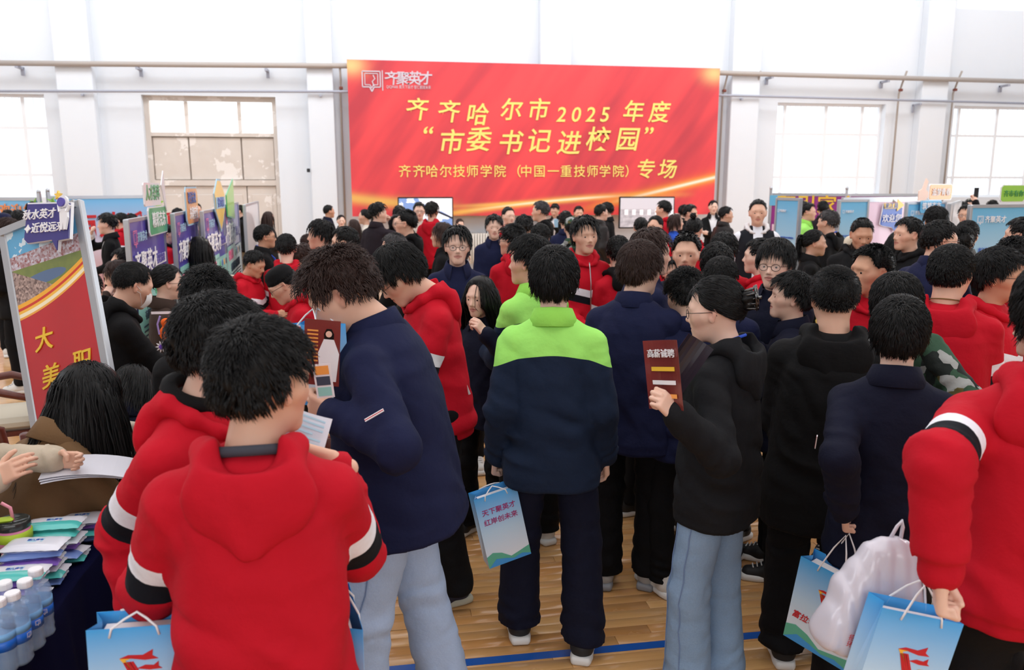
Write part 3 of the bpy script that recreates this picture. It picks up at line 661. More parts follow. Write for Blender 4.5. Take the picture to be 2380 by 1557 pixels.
SHELL = {}    # shared clothing meshes for people further off
def outfit(o):
    """kind, cloth material, hood?, collar?, hem"""
    c = cloth
    return {
        'red': ('hoodie', c('red_sweatshirt_cloth', (190, 12, 36), 'bands'), 1, 0, .80),
        'redf': ('hoodie', c('red_banded_sweatshirt_cloth', (194, 13, 37), 'bandsf'), 1, 0, .80),
        'redblk': ('hoodie', c('red_banded_sweatshirt_cloth', (194, 13, 37), 'bandsf'), 2, 0, .80),
        'redwht': ('hoodie', c('red_sweatshirt_cloth', (190, 12, 36), 'bands'), 3, 0, .80),
        'navy': ('work', c('navy_twill', (20, 26, 60)), 0, 1, .76),
        'navyd': ('work', c('dark_navy_twill', (11, 15, 38)), 0, 1, .76),
        'green': ('work', c('slate_twill_with_green_yoke', (20, 34, 58), 'yoke'), 0, 2, .74),
        'black': ('work', c('black_cloth', (10, 10, 13)), 1, 0, .76),
        'char': ('work', c('charcoal_cloth', (20, 21, 25)), 1, 0, .72),
        'blackc': ('work', c('black_cloth', (10, 10, 13)), 0, 1, .78),
        'leather': ('work', c('black_leather', (34, 30, 30), rough=.45), 0, 1, .78),
        'suit': ('slim', c('black_suit_over_white_shirt', (9, 10, 13), 'shirt'), 0, 1, .76),
        'brown': ('slim', c('brown_suit_over_white_shirt', (62, 48, 42), 'shirt'), 0, 1, .76),
        'beige': ('work', c('beige_cotton', (196, 182, 162)), 0, 1, .74),
        'coat': ('work', c('camel_coat_cloth', (116, 88, 60)), 0, 1, .62),
        'camo': ('work', c('camouflage_cloth', (60, 80, 66), 'camo'), 0, 1, .76),
        'vest': ('work', c('black_vest_over_white', (22, 24, 32), 'vest'), 3, 0, .82),
        'white': ('hoodie', c('white_cotton', (232, 230, 232)), 0, 0, .84),
        'cream': ('slim', c('cream_knit', (224, 216, 204)), 0, 0, .84),
        'yellow': ('hoodie', c('yellow_knit', (226, 204, 110)), 0, 0, .84),
        'blue': ('slim', c('blue_knit', (42, 84, 190)), 0, 0, .84),
        'grey': ('work', c('grey_cloth', (92, 92, 92)), 0, 1, .8),
        'greenb': ('work', c('brown_twill_with_green_yoke', (72, 64, 58), 'yoke'), 0, 2, .76),
        'plum': ('work', c('dark_plum_cloth', (34, 26, 34)), 0, 1, .76),
    }[o]
def trousers_mat(t):
    return {'black': cloth('black_trouser_cloth', (8, 8, 12)), 'navy': cloth('navy_trouser_cloth', (12, 16, 38)), 'jean': denim('light_denim', (176, 198, 236)), 'jean2': denim('washed_denim', (134, 164, 198)),
            'tan': cloth('tan_trouser_cloth', (110, 96, 74)), 'white': cloth('white_trouser_cloth', (220, 220, 222))}[t]
def denim(name, col):
    def f(n):
        oc = n.co(); c = n.mix(n.m('MULTIPLY', n.noise(5, 3, oc), .8), lin(col), lin(tuple(int(v * .8) for v in col)))
        c = n.mix(n.m('MULTIPLY', n.noise(180, 2, oc), .25), c, lin(tuple(min(255, v + 40) for v in col)))
        n.link(c, n.b.inputs['Base Color']); n.bump(n.noise(11, 4, oc), .5, .02)
    return mat(name, col, .88, fn=f)
SHOEM = {'white': ((226, 224, 220), (236, 236, 234)), 'black': ((24, 25, 28), (232, 232, 230)), 'panda': ((30, 32, 36), (230, 230, 228)), 'grey': ((176, 174, 172), (150, 152, 158)), 'red': ((168, 20, 32), (238, 230, 220)), 'navy': ((24, 32, 56), (196, 194, 176))}
WARN = []
def person(p):
    d = p['d']; lod = p.get('lod', 0 if d < 4.4 else (1 if d < 8.2 else 2)); near = d < 4.4
    sk = skel(p); fem = 1.0 if p.get('fem') else 0.0; fat = p.get('fat', 0.0); wide = p.get('wide', .94 if fem else 1.0)
    top = sk['H'] @ Vector((0, -.02, .143)); pt = at(p['x'], p['y'], d)
    s = pt.z / top.z
    if not p.get('sit') and not .84 < s < 1.09: WARN.append((p['x'], p['y'], 'scale %.2f' % s))
    if 's' in p: s = p['s']
    r = ray(p['x'], p['y']); head = math.atan2(r.x, r.y); yaw = -(head + math.radians(p['f']))
    R = RZ(yaw); off = R @ Vector((top.x * s, top.y * s, 0))
    M = TR(pt.x - off.x, pt.y - off.y, p.get('dz', 0)) @ R @ Matrix.Scale(s, 4)
    if p.get('pxL') or p.get('pxR'):
        Mi = M.inverted(); p = dict(p)
        for nm, sg in (('L', -1), ('R', 1)):
            q = p.get('px' + nm)
            if q:
                w_ = Mi @ at(q[0], q[1], q[2])
                if len(q) > 4 and q[4][0] == 'E': S_ = sk[nm][0]; e_ = Mi @ at(*q[4][1:]) - S_; q = q[:4] + ((e_.x * sg, e_.y, e_.z),) + q[5:]
                base = POSES[q[3] if len(q) > 3 else 'hold']; LMx = sk['LM']
                p['arm' + nm] = ((w_.x * sg, w_.y, w_.z + (.44 if p.get('sit') else 0)), q[4] if len(q) > 4 else base[1], q[5] if len(q) > 5 else base[2], q[6] if len(q) > 6 else base[3])
        sk = skel(p)
    root = empty('person', M, p['label'], 'person', p.get('group'))
    tone = SKIN[p.get('tone', (int(p['x']) * 7) % 2)]
    V, Q, A = body_geo(p, sk, lod, fem, fat); link('body', mesh_np('body', V, Q, [tone], attrs=A), root)
    H = sk['H']; hc = {'b': HAIR_BLACK, 'r': HAIR_BROWN, 'g': HAIR_GREY}[p.get('hc', 'b')]
    if p.get('hair'):
        hm_ = hair_mesh(p['hair'], lod)
        if p['hair'] == 'long' and near:
            gd = H.to_3x3().inverted() @ Vector((0, 0, -1)); kw = dict(STY['long']); kw.update(gdir=tuple(gd), n=2600, wid=.006, longl=p.get('hl', .30)); hm_ = mesh_np('hair_long', *hair_geo(**kw))
        ho = link('hair', hm_, root, H @ Matrix.Diagonal(p.get('hs', (1, 1, 1)) + (1,)), [hc]); ho['kind'] = 'stuff'
    facing = abs((p['f'] + p.get('hy', 0) + 180) % 360 - 180)
    if facing > 50:
        for sx in (-1, 1):
            link('eye', EYEM, root, H @ TR(sx * .0325, .0846, .0012) @ Matrix.Rotation(-sx * .22, 4, 'Z') @ Matrix.Rotation(-sx * .06, 4, 'Y'), [EYE])
            link('eyebrow', BROWR if sx > 0 else BROWL, root, H, [hc])
    if p.get('glasses'):
        g = link('glasses', GLS[0], root, H, [mat('spectacle_frame', p.get('gcol', (40, 38, 40)), .3, .6)]); link('lens', GLS[1], g, None, [GLASS])
    kind, m, hood, collar, hem = outfit(p['o'])
    if 'hem' in p: hem = p['hem']
    h = {0: .0105, 1: .018, 2: .026}[lod]; seed = p.get('seed', int(p['x'] * 3 + p['y']) % 97)
    key = (kind, hem, lod, wide, round(p.get('lean', 0), 2), p.get('sit', 0), str(p.get('armL', p.get('arms', 'down'))), str(p.get('armR', p.get('arms', 'down'))))
    if near or key not in SHELL:
        V, Q, A = garment(kind, p, sk, h, wide, hem, seed); me = mesh_np('jacket', V, Q, attrs=A)
        if not near: SHELL[key] = me
    else: me = SHELL[key]
    nm = {'red': 'sweatshirt', 'redf': 'sweatshirt', 'redblk': 'sweatshirt', 'redwht': 'sweatshirt', 'white': 'sweatshirt', 'cream': 'sweater', 'yellow': 'sweater', 'blue': 'sweater', 'coat': 'coat'}.get(p['o'], 'jacket')
    jk = link(nm, me, root, None, [m])
    LM = sk['LM']
    if hood:
        k = ('hood', 0 if near else lod, seed % 3)
        if k not in SHELL: SHELL[k] = mesh_np('hood', *hood_geo({0: .008, 1: .013, 2: .02}[lod], seed=seed % 3))
        hm = {1: m, 2: cloth('black_cloth', (10, 10, 13)), 3: cloth('white_cotton', (232, 230, 232))}[hood]
        link('hood', SHELL[k], jk, LM @ Matrix.Diagonal((.5 + .5 * wide, .5 + .5 * wide, 1, 1)), [hm])
    if collar:
        if 'collar' not in SHELL: SHELL['collar'] = mesh_np('collar', *collar_geo())
        link('collar', SHELL['collar'], jk, LM @ TR(0, 0, -.006) @ Matrix.Diagonal((1 + fat * 2, 1 + fat * 2, 1, 1)), [cloth('green_collar_cloth', (152, 222, 92)) if collar == 2 else (mat_plain(m))])
    if p.get('legs', 1):
        fit = p.get('fit', 'reg'); key = ('legs', lod, wide, fit, p.get('sit', 0), p.get('step', .03), p.get('stance', .02))
        if near or key not in SHELL:
            me = mesh_np('trousers', *legs_geo(p, sk, {0: .014, 1: .022, 2: .032}[lod], wide, fit, seed))
            if not near: SHELL[key] = me
        else: me = SHELL[key]
        tr_ = link('trousers', me, root, None, [trousers_mat(p.get('t', 'black'))])
        if p.get('t', '').startswith('jean') and near:
            co = np.zeros(len(me.vertices) * 3, np.float32); me.vertices.foreach_get('co', co); co = co.reshape(-1, 3)
            for sg, an in ((-1, 0), (1, 0), (-1, .9) if p['f'] < 0 else (1, .9)):
                pts_ = []; dv = np.array([sg * math.cos(an), math.sin(an)])
                for z in np.arange(.12, .90, .03):
                    q = co[(np.abs(co[:, 2] - z) < .014) & (co[:, 0] * sg > 0.0)]
                    if len(q): b_ = q[np.argmax(q[:, :2] @ dv)]; pts_.append((b_[0] + dv[0] * .0005, b_[1] + dv[1] * .0005, z))
                if len(pts_) > 4: sm = [tuple(np.mean(pts_[max(0, i - 1):i + 2], axis=0) + np.array([dv[0], dv[1], 0]) * .001) for i in range(len(pts_))]; MB().tube(sm, .0022, 6).build('seam', mat('denim_seam', (112, 136, 176), .8), tr_, smooth=True)
        up, so_, lc = shoes(lod); ca, cb = SHOEM[p.get('shoe', ('white', 'panda', 'black')[int(p['x']) % 3])]
        for nm in 'lr':
            a = sk[nm][2]; A = -.2 if nm == 'r' else .2
            sh = link('shoe', up, root, TR(a.x, a.y + .02, 0) @ RZ(A * .8 + p.get('toe', 0)) @ Matrix.Diagonal((1.12, 1.04, 1.15, 1)), [mat('shoe_upper_%d_%d_%d' % ca, ca, .6)])
            link('sole', so_, sh, None, [mat('shoe_sole_%d_%d_%d' % cb, cb, .7)])
            if lod < 2: link('laces', lc, sh, None, [mat('shoe_laces', (225, 225, 225), .8)])
    if p.get('mask'):
        V = []; n = 11
        for j in range(7):
            for i in range(n):
                a = (i / (n - 1) - .5) * 2.2; z = -.012 - j * .015; rr = .082 + .012 * math.sin(j / 6 * PI) - .012 * (j / 6)
                V.append((rr * math.sin(a) * .86, rr * math.cos(a) * 1.0 + .02 + .008 * math.sin(j / 6 * PI) * math.cos(a), z))
        b = MB().add(V, [(j * n + i, j * n + i + 1, (j + 1) * n + i + 1, (j + 1) * n + i) for j in range(6) for i in range(n - 1)])
        for sx in (-1, 1):
            for z in (-.015, -.09): b.tube([(sx * .062, .055, z), (sx * .078, .02, -.01 + z * .2), (sx * .083, -.018, .01 if z > -.05 else -.02)], .0012, 5)
        b.build('face_mask', mat('white_mask_paper', (238, 240, 242), .8), root, H, smooth=True)
    if p.get('lanyard'):
        b = MB(); q = [(-.03, .135, 1.15), (-.07, .10, 1.38), (-.075, -.01, 1.49), (0, -.085, 1.525), (.075, -.01, 1.49), (.07, .10, 1.38), (.03, .135, 1.15)]
        b.tube(q, .0065, 6); b.build('lanyard', mat('blue_ribbon', (36, 84, 205), .5), root, LM, smooth=True)
    if p.get('hat') == 'cap' or p.get('hat') == 'camocap':
        b = MB(); b.lathe([(.088, .03), (.093, .06), (.088, .09), (.066, .118), (.03, .132), (.001, .136)], 20, Matrix.Diagonal((.95, 1.15, 1, 1)) @ TR(0, -.012, .005))
        V = [];
        for k in range(11):
            a = (k / 10 - .5) * 1.9; V += [(.085 * math.sin(a), .10 * math.cos(a), .035), (.088 * math.sin(a), .10 * math.cos(a) + .065 * math.cos(a * .8), .022 - .01 * abs(math.sin(a)))]
        b.add(V, [(2 * k, 2 * k + 1, 2 * k + 3, 2 * k + 2) for k in range(10)])
        b.build('cap', cloth('camouflage_cloth', (60, 80, 66), 'camo') if p['hat'] == 'camocap' else cloth('cream_cap_cloth', (222, 210, 188)), root, H, smooth=True)
    if p.get('hat') == 'beanie':
        b = MB(); b.lathe([(.085, .025), (.092, .03), (.093, .055), (.090, .062), (.090, .085), (.072, .118), (.035, .134), (.001, .138)], 24, Matrix.Diagonal((.95, 1.13, 1, 1)) @ TR(0, -.012, .005)); b.build('beanie', cloth('black_cloth', (10, 10, 13)) if p.get('hatc', 'k') == 'k' else cloth('navy_twill', (20, 26, 60)), root, H, smooth=True)
    if p.get('zip'):
        b = MB(); b.tube([(0, .145, 1.10), (0, .142, 1.3), (0, .118, 1.40), (0, .105, 1.435)], .004, 6); b.build('zipper', mat('zipper_metal', (190, 190, 195), .35, .9), jk, LM, smooth=True)
    if p.get('tag'):
        S, E = sk[p['tag']][0], sk[p['tag']][1]; u = (E - S).normalized(); out = Vector((sk[p['tag']][5], -.1, 0)); out = (out - u * out.dot(u)).normalized(); y = u.cross(out)
        Mx = Matrix((y, out, u)).transposed().to_4x4(); Mx.translation = S + u * p.get('tagu', .2) + out * (.078 * (.55 + .45 * wide))
        b = MB()
        b.box((0, .003, 0), (.062, .003, .009)); t_ = b.build('sleeve_tag', mat('white_ribbon', (235, 235, 240), .6), jk, Mx)
        MB().box((0, .0046, 0), (.062, .001, .0025)).build('stripe', mat('red_ribbon', (190, 30, 40), .6), t_)
    p['sk'] = sk; p['M'] = M; p['root'] = root; p['jk'] = jk; return p
def mat_plain(m):
    k = m.name + '_plain'
    if not m.name.endswith(('shirt', 'white')): return m
    return cloth({'black_suit_over_white_shirt': 'black_lapel_cloth', 'brown_suit_over_white_shirt': 'brown_lapel_cloth'}.get(m.name, 'lapel_cloth'), {'black_suit_over_white_shirt': (16, 17, 21)}.get(m.name, (62, 48, 42)))
def wrist(p, nm): return p['M'] @ p['sk'][nm][2]
# ------------------------------------------------------------------ room shell
def wallmat():
    def f(n):
        oc = n.co(); c = n.mix(n.noise(.35, 4, oc), lin((232, 237, 242)), lin((222, 229, 237))); n.link(c, n.b.inputs['Base Color'])
    return mat('white_wall_paint', (236, 235, 232), .8, fn=f)
WM = wallmat()
def holes_wall(name, x0, x1, z0, z1, holes, y, th, m, axis='x'):
    xs = sorted({x0, x1} | {h[0] for h in holes} | {h[1] for h in holes}); zs = sorted({z0, z1} | {h[2] for h in holes} | {h[3] for h in holes}); b = MB()
    ins = lambda cx, cz: any(h[0] < cx < h[1] and h[2] < cz < h[3] for h in holes)
    for i in range(len(xs) - 1):
        j = 0
        while j < len(zs) - 1:
            if ins((xs[i] + xs[i + 1]) / 2, (zs[j] + zs[j + 1]) / 2): j += 1; continue
            k = j
            while k + 1 < len(zs) - 1 and not ins((xs[i] + xs[i + 1]) / 2, (zs[k + 1] + zs[k + 2]) / 2): k += 1
            c = ((xs[i] + xs[i + 1]) / 2, y + th / 2, (zs[j] + zs[k + 1]) / 2); d = (xs[i + 1] - xs[i], th, zs[k + 1] - zs[j]); b.box(c, d); j = k + 1
    return tag(b.build(name, m), kind='structure')
XL, XR, YB, YF, ZC = -13.0, 17.4, 18.5, -8.0, 9.0
DOOR = (-4.95, -2.2, 0, 3.88); WIN = [(-9.6, -6.85, 1.75, 3.86), (9.45, 12.29, 1.70, 3.95), (14.15, 17.0, 1.70, 3.95)]
PIL = [(-11.9, -11.2), (-6.5, -5.8), (-1.5, -.95), (3.6, 4.3), (8.15, 8.85), (13.05, 13.75)]
CL = [(a[1] + .1, b[0] - .1, 6.22, 8.2) for a, b in zip(PIL[:-1], PIL[1:])] + [(13.95, 17.1, 6.22, 8.2)]
holes_wall('wall_back', XL, XR, 0, ZC, [DOOR] + WIN + CL, YB, .35, WM)
for nm, c, d in (('wall_left', (XL - .15, (YB + YF) / 2, ZC / 2), (.3, YB - YF, ZC)), ('wall_right', (XR + .15, (YB + YF) / 2, ZC / 2), (.3, YB - YF, ZC)), ('wall_rear', ((XL + XR) / 2, YF - .15, ZC / 2), (XR - XL, .3, ZC)), ('ceiling', ((XL + XR) / 2, (YB + YF) / 2, ZC + .1), (XR - XL, YB - YF, .2))):
    tag(MB().box(c, d).build(nm, WM), kind='structure')
for i, (a, b) in enumerate(PIL): tag(MB().box(((a + b) / 2, YB - .12, ZC / 2), (b - a, .26, ZC), bev=.02).build('trim_%d' % (i + 1), WM), kind='structure')
FRM = mat('white_window_frame', (244, 247, 250), .5); PANE = mat('window_glass', (240, 246, 255), .05, Transmission_Weight=.0, Alpha=.15)
def window(name, x0, x1, z0, z1, cols, rows, bars=True):
    b = MB(); y = YB + .2
    for x in (x0 + .03, x1 - .03): b.box((x, y, (z0 + z1) / 2), (.06, .07, z1 - z0))
    for z in (z0 + .03, z1 - .03): b.box(((x0 + x1) / 2, y, z), (x1 - x0 - .12, .06, .06))
    w = tag(b.build(name, FRM), kind='structure')
    cx = [x0 + (x1 - x0) * c for c in cols]; rz = [z0 + (z1 - z0) * r for r in rows]
    for x in cx[1:-1]: MB().box((x, y, (z0 + z1) / 2), (.07, .05, z1 - z0 - .10)).build('mullion', FRM, w)
    for z in rz[1:-1]: MB().box(((x0 + x1) / 2, y, z), (x1 - x0 - .10, .042, .06)).build('glazing_bar', FRM, w)
    for i in range(len(cx) - 1):
        for j in range(len(rz) - 1): MB().box(((cx[i] + cx[i + 1]) / 2, y + .02, (rz[j] + rz[j + 1]) / 2), (cx[i + 1] - cx[i] - .08, .006, rz[j + 1] - rz[j] - .08)).build('pane', PANE, w)
    if bars:
        for i in range(20): MB().tube([(x0 + (i + .5) * (x1 - x0) / 20, YB + .34, z0), (x0 + (i + .5) * (x1 - x0) / 20, YB + .34, z1)], .008, 6).build('security_bar', mat('pale_bar', (225, 228, 232), .5), w)
    return w
for i, w in enumerate(WIN): window('window_%d' % (i + 1), *w, (0, .1, .48, .82, 1), (0, .22, .68, 1))
for i, w in enumerate(CL): window('window_%d' % (i + 4), *w, (0, .25, .5, .75, 1), (0, .5, 1), False)
# door
DM = mat('old_cream_door_paint', (226, 216, 206), .7, fn=lambda n: n.link(n.mix(n.m('GREATER_THAN', n.noise(1.6, 6, n.co(), .6), .56), n.mix(n.noise(3, 4, n.co()), lin((222, 214, 206)), lin((206, 196, 186))), lin((234, 228, 222))), n.b.inputs['Base Color']))
DF = mat('door_blocker_cream', (186, 172, 160), .8)
x0, x1, _, z1 = DOOR; b = MB(); y = YB + .2
for x in (x0 + .05, x1 - .05): b.box((x, y, z1 / 2), (.1, .1, z1))
b.box(((x0 + x1) / 2, y, z1 - .05), (x1 - x0 - .2, .09, .1)); b.box(((x0 + x1) / 2, y, 3.08), (x1 - x0 - .2, .09, .08)); b.box(((x0 + x1) / 2, y, 2.05), (x1 - x0 - .2, .11, .12))
dr = tag(b.build('door_1', DM), kind='structure'); xs = [x0 + .1, x0 + .85, x0 + 1.95, x1 - .1]
MB().box(((x0 + x1) / 2, y + .07, 1.53), (x1 - x0 - .02, .03, 3.06)).build('door_gap_blocker', DF, dr)  # added board: blocks daylight in the panel gaps and darkens the joints
for i in range(3):
    MB().box(((xs[i] + xs[i + 1]) / 2, y + .02, 3.43), (xs[i + 1] - xs[i] - .06, .008, .62)).build('transom_pane', PANE, dr)
    MB().box(((xs[i] + xs[i + 1]) / 2, y + .02, 2.57), (xs[i + 1] - xs[i] - .03, .03, .9), bev=.01).build('upper_panel', DM, dr)
for i in range(2): MB().box((xs[i + 1], y, 3.43), (.07, .075, .68)).build('transom_bar', DM, dr)
xq = [x0 + .1 + (x1 - x0 - .2) * k / 4 for k in range(5)]
for i in range(4):
    lf = MB().box(((xq[i] + xq[i + 1]) / 2, y + .02, 1.0), (xq[i + 1] - xq[i] - .02, .05, 1.97), bev=.008).build('door_leaf', DM, dr)
    for zc, zh in ((1.5, .6), (.6, .8)): MB().box(((xq[i] + xq[i + 1]) / 2, y - .01, zc), (xq[i + 1] - xq[i] - .2, .02, zh), bev=.008).build('raised_panel', DM, lf)
# pipes
PM = mat('dirty_white_pipe', (178, 170, 164), .6); PG = mat('grey_blue_pipe', (166, 170, 184), .5); PR = mat('rusty_pipe', (170, 160, 152), .7)
def pl(px, py): return on_y(px, py, YB - .33)
b = MB(); b.tube([pl(-60, 146), pl(400, 150), pl(812, 153), pl(1660, 169), pl(2440, 191)], .055, 12); hp = tag(b.build('heating_pipe', PM, smooth=True), 'thick stained heating pipe running along the upper back wall', 'pipe')
for px, py in ((38, 150), (318, 153), (618, 157), (1795, 175), (2065, 184), (2345, 194)):
    q = pl(px, py); MB().box((q.x, YB - .2, q.z - .04), (.06, .3, .05)).box((q.x, YB - .06, q.z - .1), (.06, .05, .16)).build('bracket', PG, hp)
b = MB(); b.tube([pl(-60, 212), pl(400, 212), pl(812, 213), pl(1660, 221), pl(2440, 242)], .028, 10); hp = tag(b.build('thin_pipe', PG, smooth=True), 'thin grey blue pipe below the thick pipe on the back wall', 'pipe')
for px, py in ((190, 216), (745, 218), (1725, 226), (2140, 238)):
    q = pl(px, py); MB().box((q.x, YB - .2, q.z - .04), (.04, .3, .04)).box((q.x, YB - .06, q.z - .12), (.04, .04, .2)).build('bracket', PG, hp)
for px, nm in ((1693, 'nearest the right edge of the red banner'), (1768, 'left of the first right hand window'), (2108, 'between the two right hand windows'), (2236, 'just left of the far right window'), (790, 'just left of the red banner')):
    q = pl(px, 165 if px > 1000 else 155); x = q.x
    b = MB(); b.tube([(x, q.y, q.z), (x, YB - .2, q.z - .25), (x - .02, YB - .12, q.z - .5), (x - .02, YB - .1, .0)], .022, 8); v = tag(b.build('vertical_pipe', PR, smooth=True), 'slim rusty vertical pipe ' + nm, 'pipe', 'vertical pipes on the back wall')
    MB().box((x, YB - .15, q.z - .42), (.08, .08, .06), bev=.01).build('valve', mat('valve_red', (128, 66, 54), .6), v)
q = on_y(717, 396, YB - .26); t_ = tag(MB().box((q.x, YB - .27, q.z), (.07, .04, .08), bev=.01).build('wall_socket', mat('dark_plastic', (30, 32, 36), .5)), 'small black box on the white pillar left of the banner', 'socket')
# radiator
x0 = on_y(1098, 560, YB - .2).x; rd = empty('radiator', TR(x0 + 1.0, YB - .2, .15), 'white ribbed radiator on the wall under the banner', 'radiator'); RM = mat('radiator_enamel', (226, 222, 214), .4)
me = MB().box((0, 0, .42), (.045, .14, .72), bev=.02); me = mesh_np('radiator_fin', me.v, me.f)
for i in range(34): link('radiator_fin', me, rd, TR(-1.05 + i * .062, 0, 0), [RM])
for z in (.1, .74): MB().tube([(-1.1, 0, z), (1.1, 0, z)], .025, 8).build('radiator_pipe', RM, rd)

# ------------------------------------------------------------------ floor
def planks():
    def f(n):
        oc = n.co('Object'); info = n.new('ShaderNodeObjectInfo'); t = n.new('ShaderNodeAttribute', attribute_name='tint').outputs['Fac']
        rnd = n.m('FRACT', n.m('ADD', info.outputs['Random'], t))
        mp = n.new('ShaderNodeMapping'); mp.inputs['Scale'].default_value = (1.2, 22, 1); n.link(oc, mp.inputs[0]); g = n.noise(3, 5, mp.outputs[0], .65)
        c = n.mix(rnd, lin((226, 180, 120)), lin((200, 146, 88))); c = n.mix(n.m('MULTIPLY', g, .5), c, lin((170, 114, 66)))
        n.link(c, n.b.inputs['Base Color']); n.link(n.m('ADD', n.m('MULTIPLY', n.noise(4, 4, oc), .2), .14), n.b.inputs['Roughness']); n.b.inputs['Coat Weight'].default_value = .35; n.b.inputs['Coat Roughness'].default_value = .12
    return mat('varnished_maple', (196, 140, 84), .25, fn=f)
PK = planks(); GAP = mat('dark_board_gap', (84, 54, 32), .7)
flr = tag(MB().box(((XL + XR) / 2, (YB + YF) / 2, -.06), (XR - XL, YB - YF, .1)).build('floor', GAP), kind='structure')
pw, n_single = .068, 0; PMESH = {}; sv, sf, stt = [], [], []
def plank_mesh(L):
    if L not in PMESH:
        b = MB().box((0, 0, 0), (L - .0016, pw - .0014, .02), bev=.0012); me = mesh_np('plank', b.v, b.f); me.materials.append(PK); PMESH[L] = me
    return PMESH[L]
y = YF + .05; row = 0; R_ = random.Random(4)
while y < YB - .03:
    x = XL - R_.random() * .9; near = 2.6 < y < 6.4
    while x < XR:
        L = R_.choice([.6, .75, .9, 1.05]) if near else R_.choice([1.2, 2.4, 3.6]); cx = x + L / 2
        c = ((Vector((cx, y, 0)) - CAM)); dz = c.dot(FW); u = 1190 + c.dot(RT) / dz * FPX if dz > .1 else -1; v = 778 - c.dot(UP) / dz * FPX if dz > .1 else -1
        vis = near and n_single < 298 and 850 < u < 2300 and 1150 < v < 1640 and not (1960 < u < 2400 and v < 1500) and not (v < 1200 and u > 1250)
        if vis: link('plank', plank_mesh(L), flr, TR(cx, y, -.01)); n_single += 1
        else:
            if near or abs(cx) < 40:
                o = len(sv); a, b_ = L / 2 - .0008, pw / 2 - .0007; sv += [(cx - a, y - b_, 0), (cx + a, y - b_, 0), (cx + a, y + b_, 0), (cx - a, y + b_, 0)]; sf.append((o, o + 1, o + 2, o + 3)); stt += [R_.random()] * 4
        x += L
    y += pw; row += 1
me = mesh_np('floorboards', sv, np.array(sf), [PK], smooth=False); a_ = me.attributes.new('tint', 'FLOAT', 'POINT'); a_.data.foreach_set('value', np.array(stt, dtype=np.float32))
o = link('floorboards', me, flr); o['kind'] = 'stuff'
b = MB(); b.box((3.0, 3.07, .0007), (13.0, .05, .0012)); tag(b.build('floor_line', mat('blue_court_paint', (24, 84, 170), .35)), 'blue painted court line running across the wooden floor', 'floor marking')

# ------------------------------------------------------------------ banner
def streaks(n):
    g = n.co('Generated'); p = n.sep(g)
    oc = n.sep(n.co()); cb = n.new('ShaderNodeCombineXYZ'); n.link(n.m('SUBTRACT', n.m('MULTIPLY', oc[0], .85), n.m('MULTIPLY', oc[2], .62)), cb.inputs[0]); n.link(n.m('MULTIPLY', n.m('ADD', n.m('MULTIPLY', oc[0], .62), n.m('MULTIPLY', oc[2], .85)), .16), cb.inputs[1])
    s = n.noise(1.1, 3, cb.outputs[0], .55); r = n.new('ShaderNodeValToRGB'); e = r.color_ramp.elements; e[0].position = .36; e[0].color = (*lin((190, 56, 68)), 1); e[1].position = .62; e[1].color = (*lin((246, 74, 78)), 1); n.link(s, r.inputs[0])
    c = r.outputs[0]
    def swoosh(c, a, b_, cc, w, col, k=1.0, xa=0.0, xb=1.0):
        y = n.m('ADD', n.m('ADD', a, n.m('MULTIPLY', p[0], b_)), n.m('MULTIPLY', n.m('MULTIPLY', p[0], p[0]), cc)); d = n.m('DIVIDE', n.m('SUBTRACT', p[2], y), w)
        gss = n.m('POWER', 2.718, n.m('MULTIPLY', n.m('MULTIPLY', d, d), -1.0)); lo_ = n.m('MAXIMUM', n.m('MINIMUM', n.m('MULTIPLY', n.m('SUBTRACT', p[0], xa - (.2 if xa <= 0 else 0)), 6.0), 1.0), 0.0); hi_ = n.m('MAXIMUM', n.m('MINIMUM', n.m('MULTIPLY', n.m('SUBTRACT', xb + (.2 if xb >= 1 else 0), p[0]), 6.0), 1.0), 0.0); m_ = n.m('MULTIPLY', lo_, hi_)
        return n.mix(n.m('MULTIPLY', n.m('MULTIPLY', gss, k), m_), c, lin(col))
    c = swoosh(c, .12, -.35, .62, .035, (238, 190, 96), .9, 0, .30); c = swoosh(c, .04, .08, .03, .012, (246, 200, 100), .9, .22, .62)
    c = swoosh(c, -.10, .52, -.28, .020, (250, 196, 92), .9, .12, .95); c = swoosh(c, -.10, .52, -.28, .007, (255, 246, 214), .9, .3, .8)
    c = swoosh(c, -.28, .48, .06, .05, (240, 110, 50), .7, .55); c = swoosh(c, -.28, .48, .06, .026, (252, 180, 70), .9, .6); c = swoosh(c, -.28, .48, .06, .010, (255, 250, 230), .95, .7)
    for cx in (.01, .985):
        d = n.m('ADD', n.m('POWER', n.m('MULTIPLY', n.m('SUBTRACT', p[0], cx), 28.0), 2.0), n.m('POWER', n.m('MULTIPLY', n.m('SUBTRACT', p[2], .965), 16.0), 2.0)); c = n.mix(n.m('MULTIPLY', n.m('POWER', 2.718, n.m('MULTIPLY', d, -1.0)), .8), c, lin((248, 214, 140)))
    n.link(c, n.b.inputs['Base Color'])
BY = 18.05; bl = on_y(806, 140, BY); br = on_y(1674, 157, BY); bb = on_y(818, 503, BY)
bw = br.x - bl.x; bz0, bz1 = bb.z, (bl.z + br.z) / 2; bh = bz1 - bz0
BN = empty('banner', TR(bl.x + bw / 2, BY, bz0), 'huge red banner with gold writing hung on the back wall', 'banner')
MB().box((0, .03, bh / 2), (bw, .05, bh)).build('banner_sheet', mat('red_printed_canvas', (226, 52, 62), .55, fn=streaks), BN)
GOLD = mat('pale_gold_print', (250, 226, 120), .6); SIL = mat('grey_white_print', (206, 196, 206), .6)
def bpos(px, py): q = on_y(px, py, BY - .01); return TR(q.x - BN.location.x, -.008, q.z - bz0)
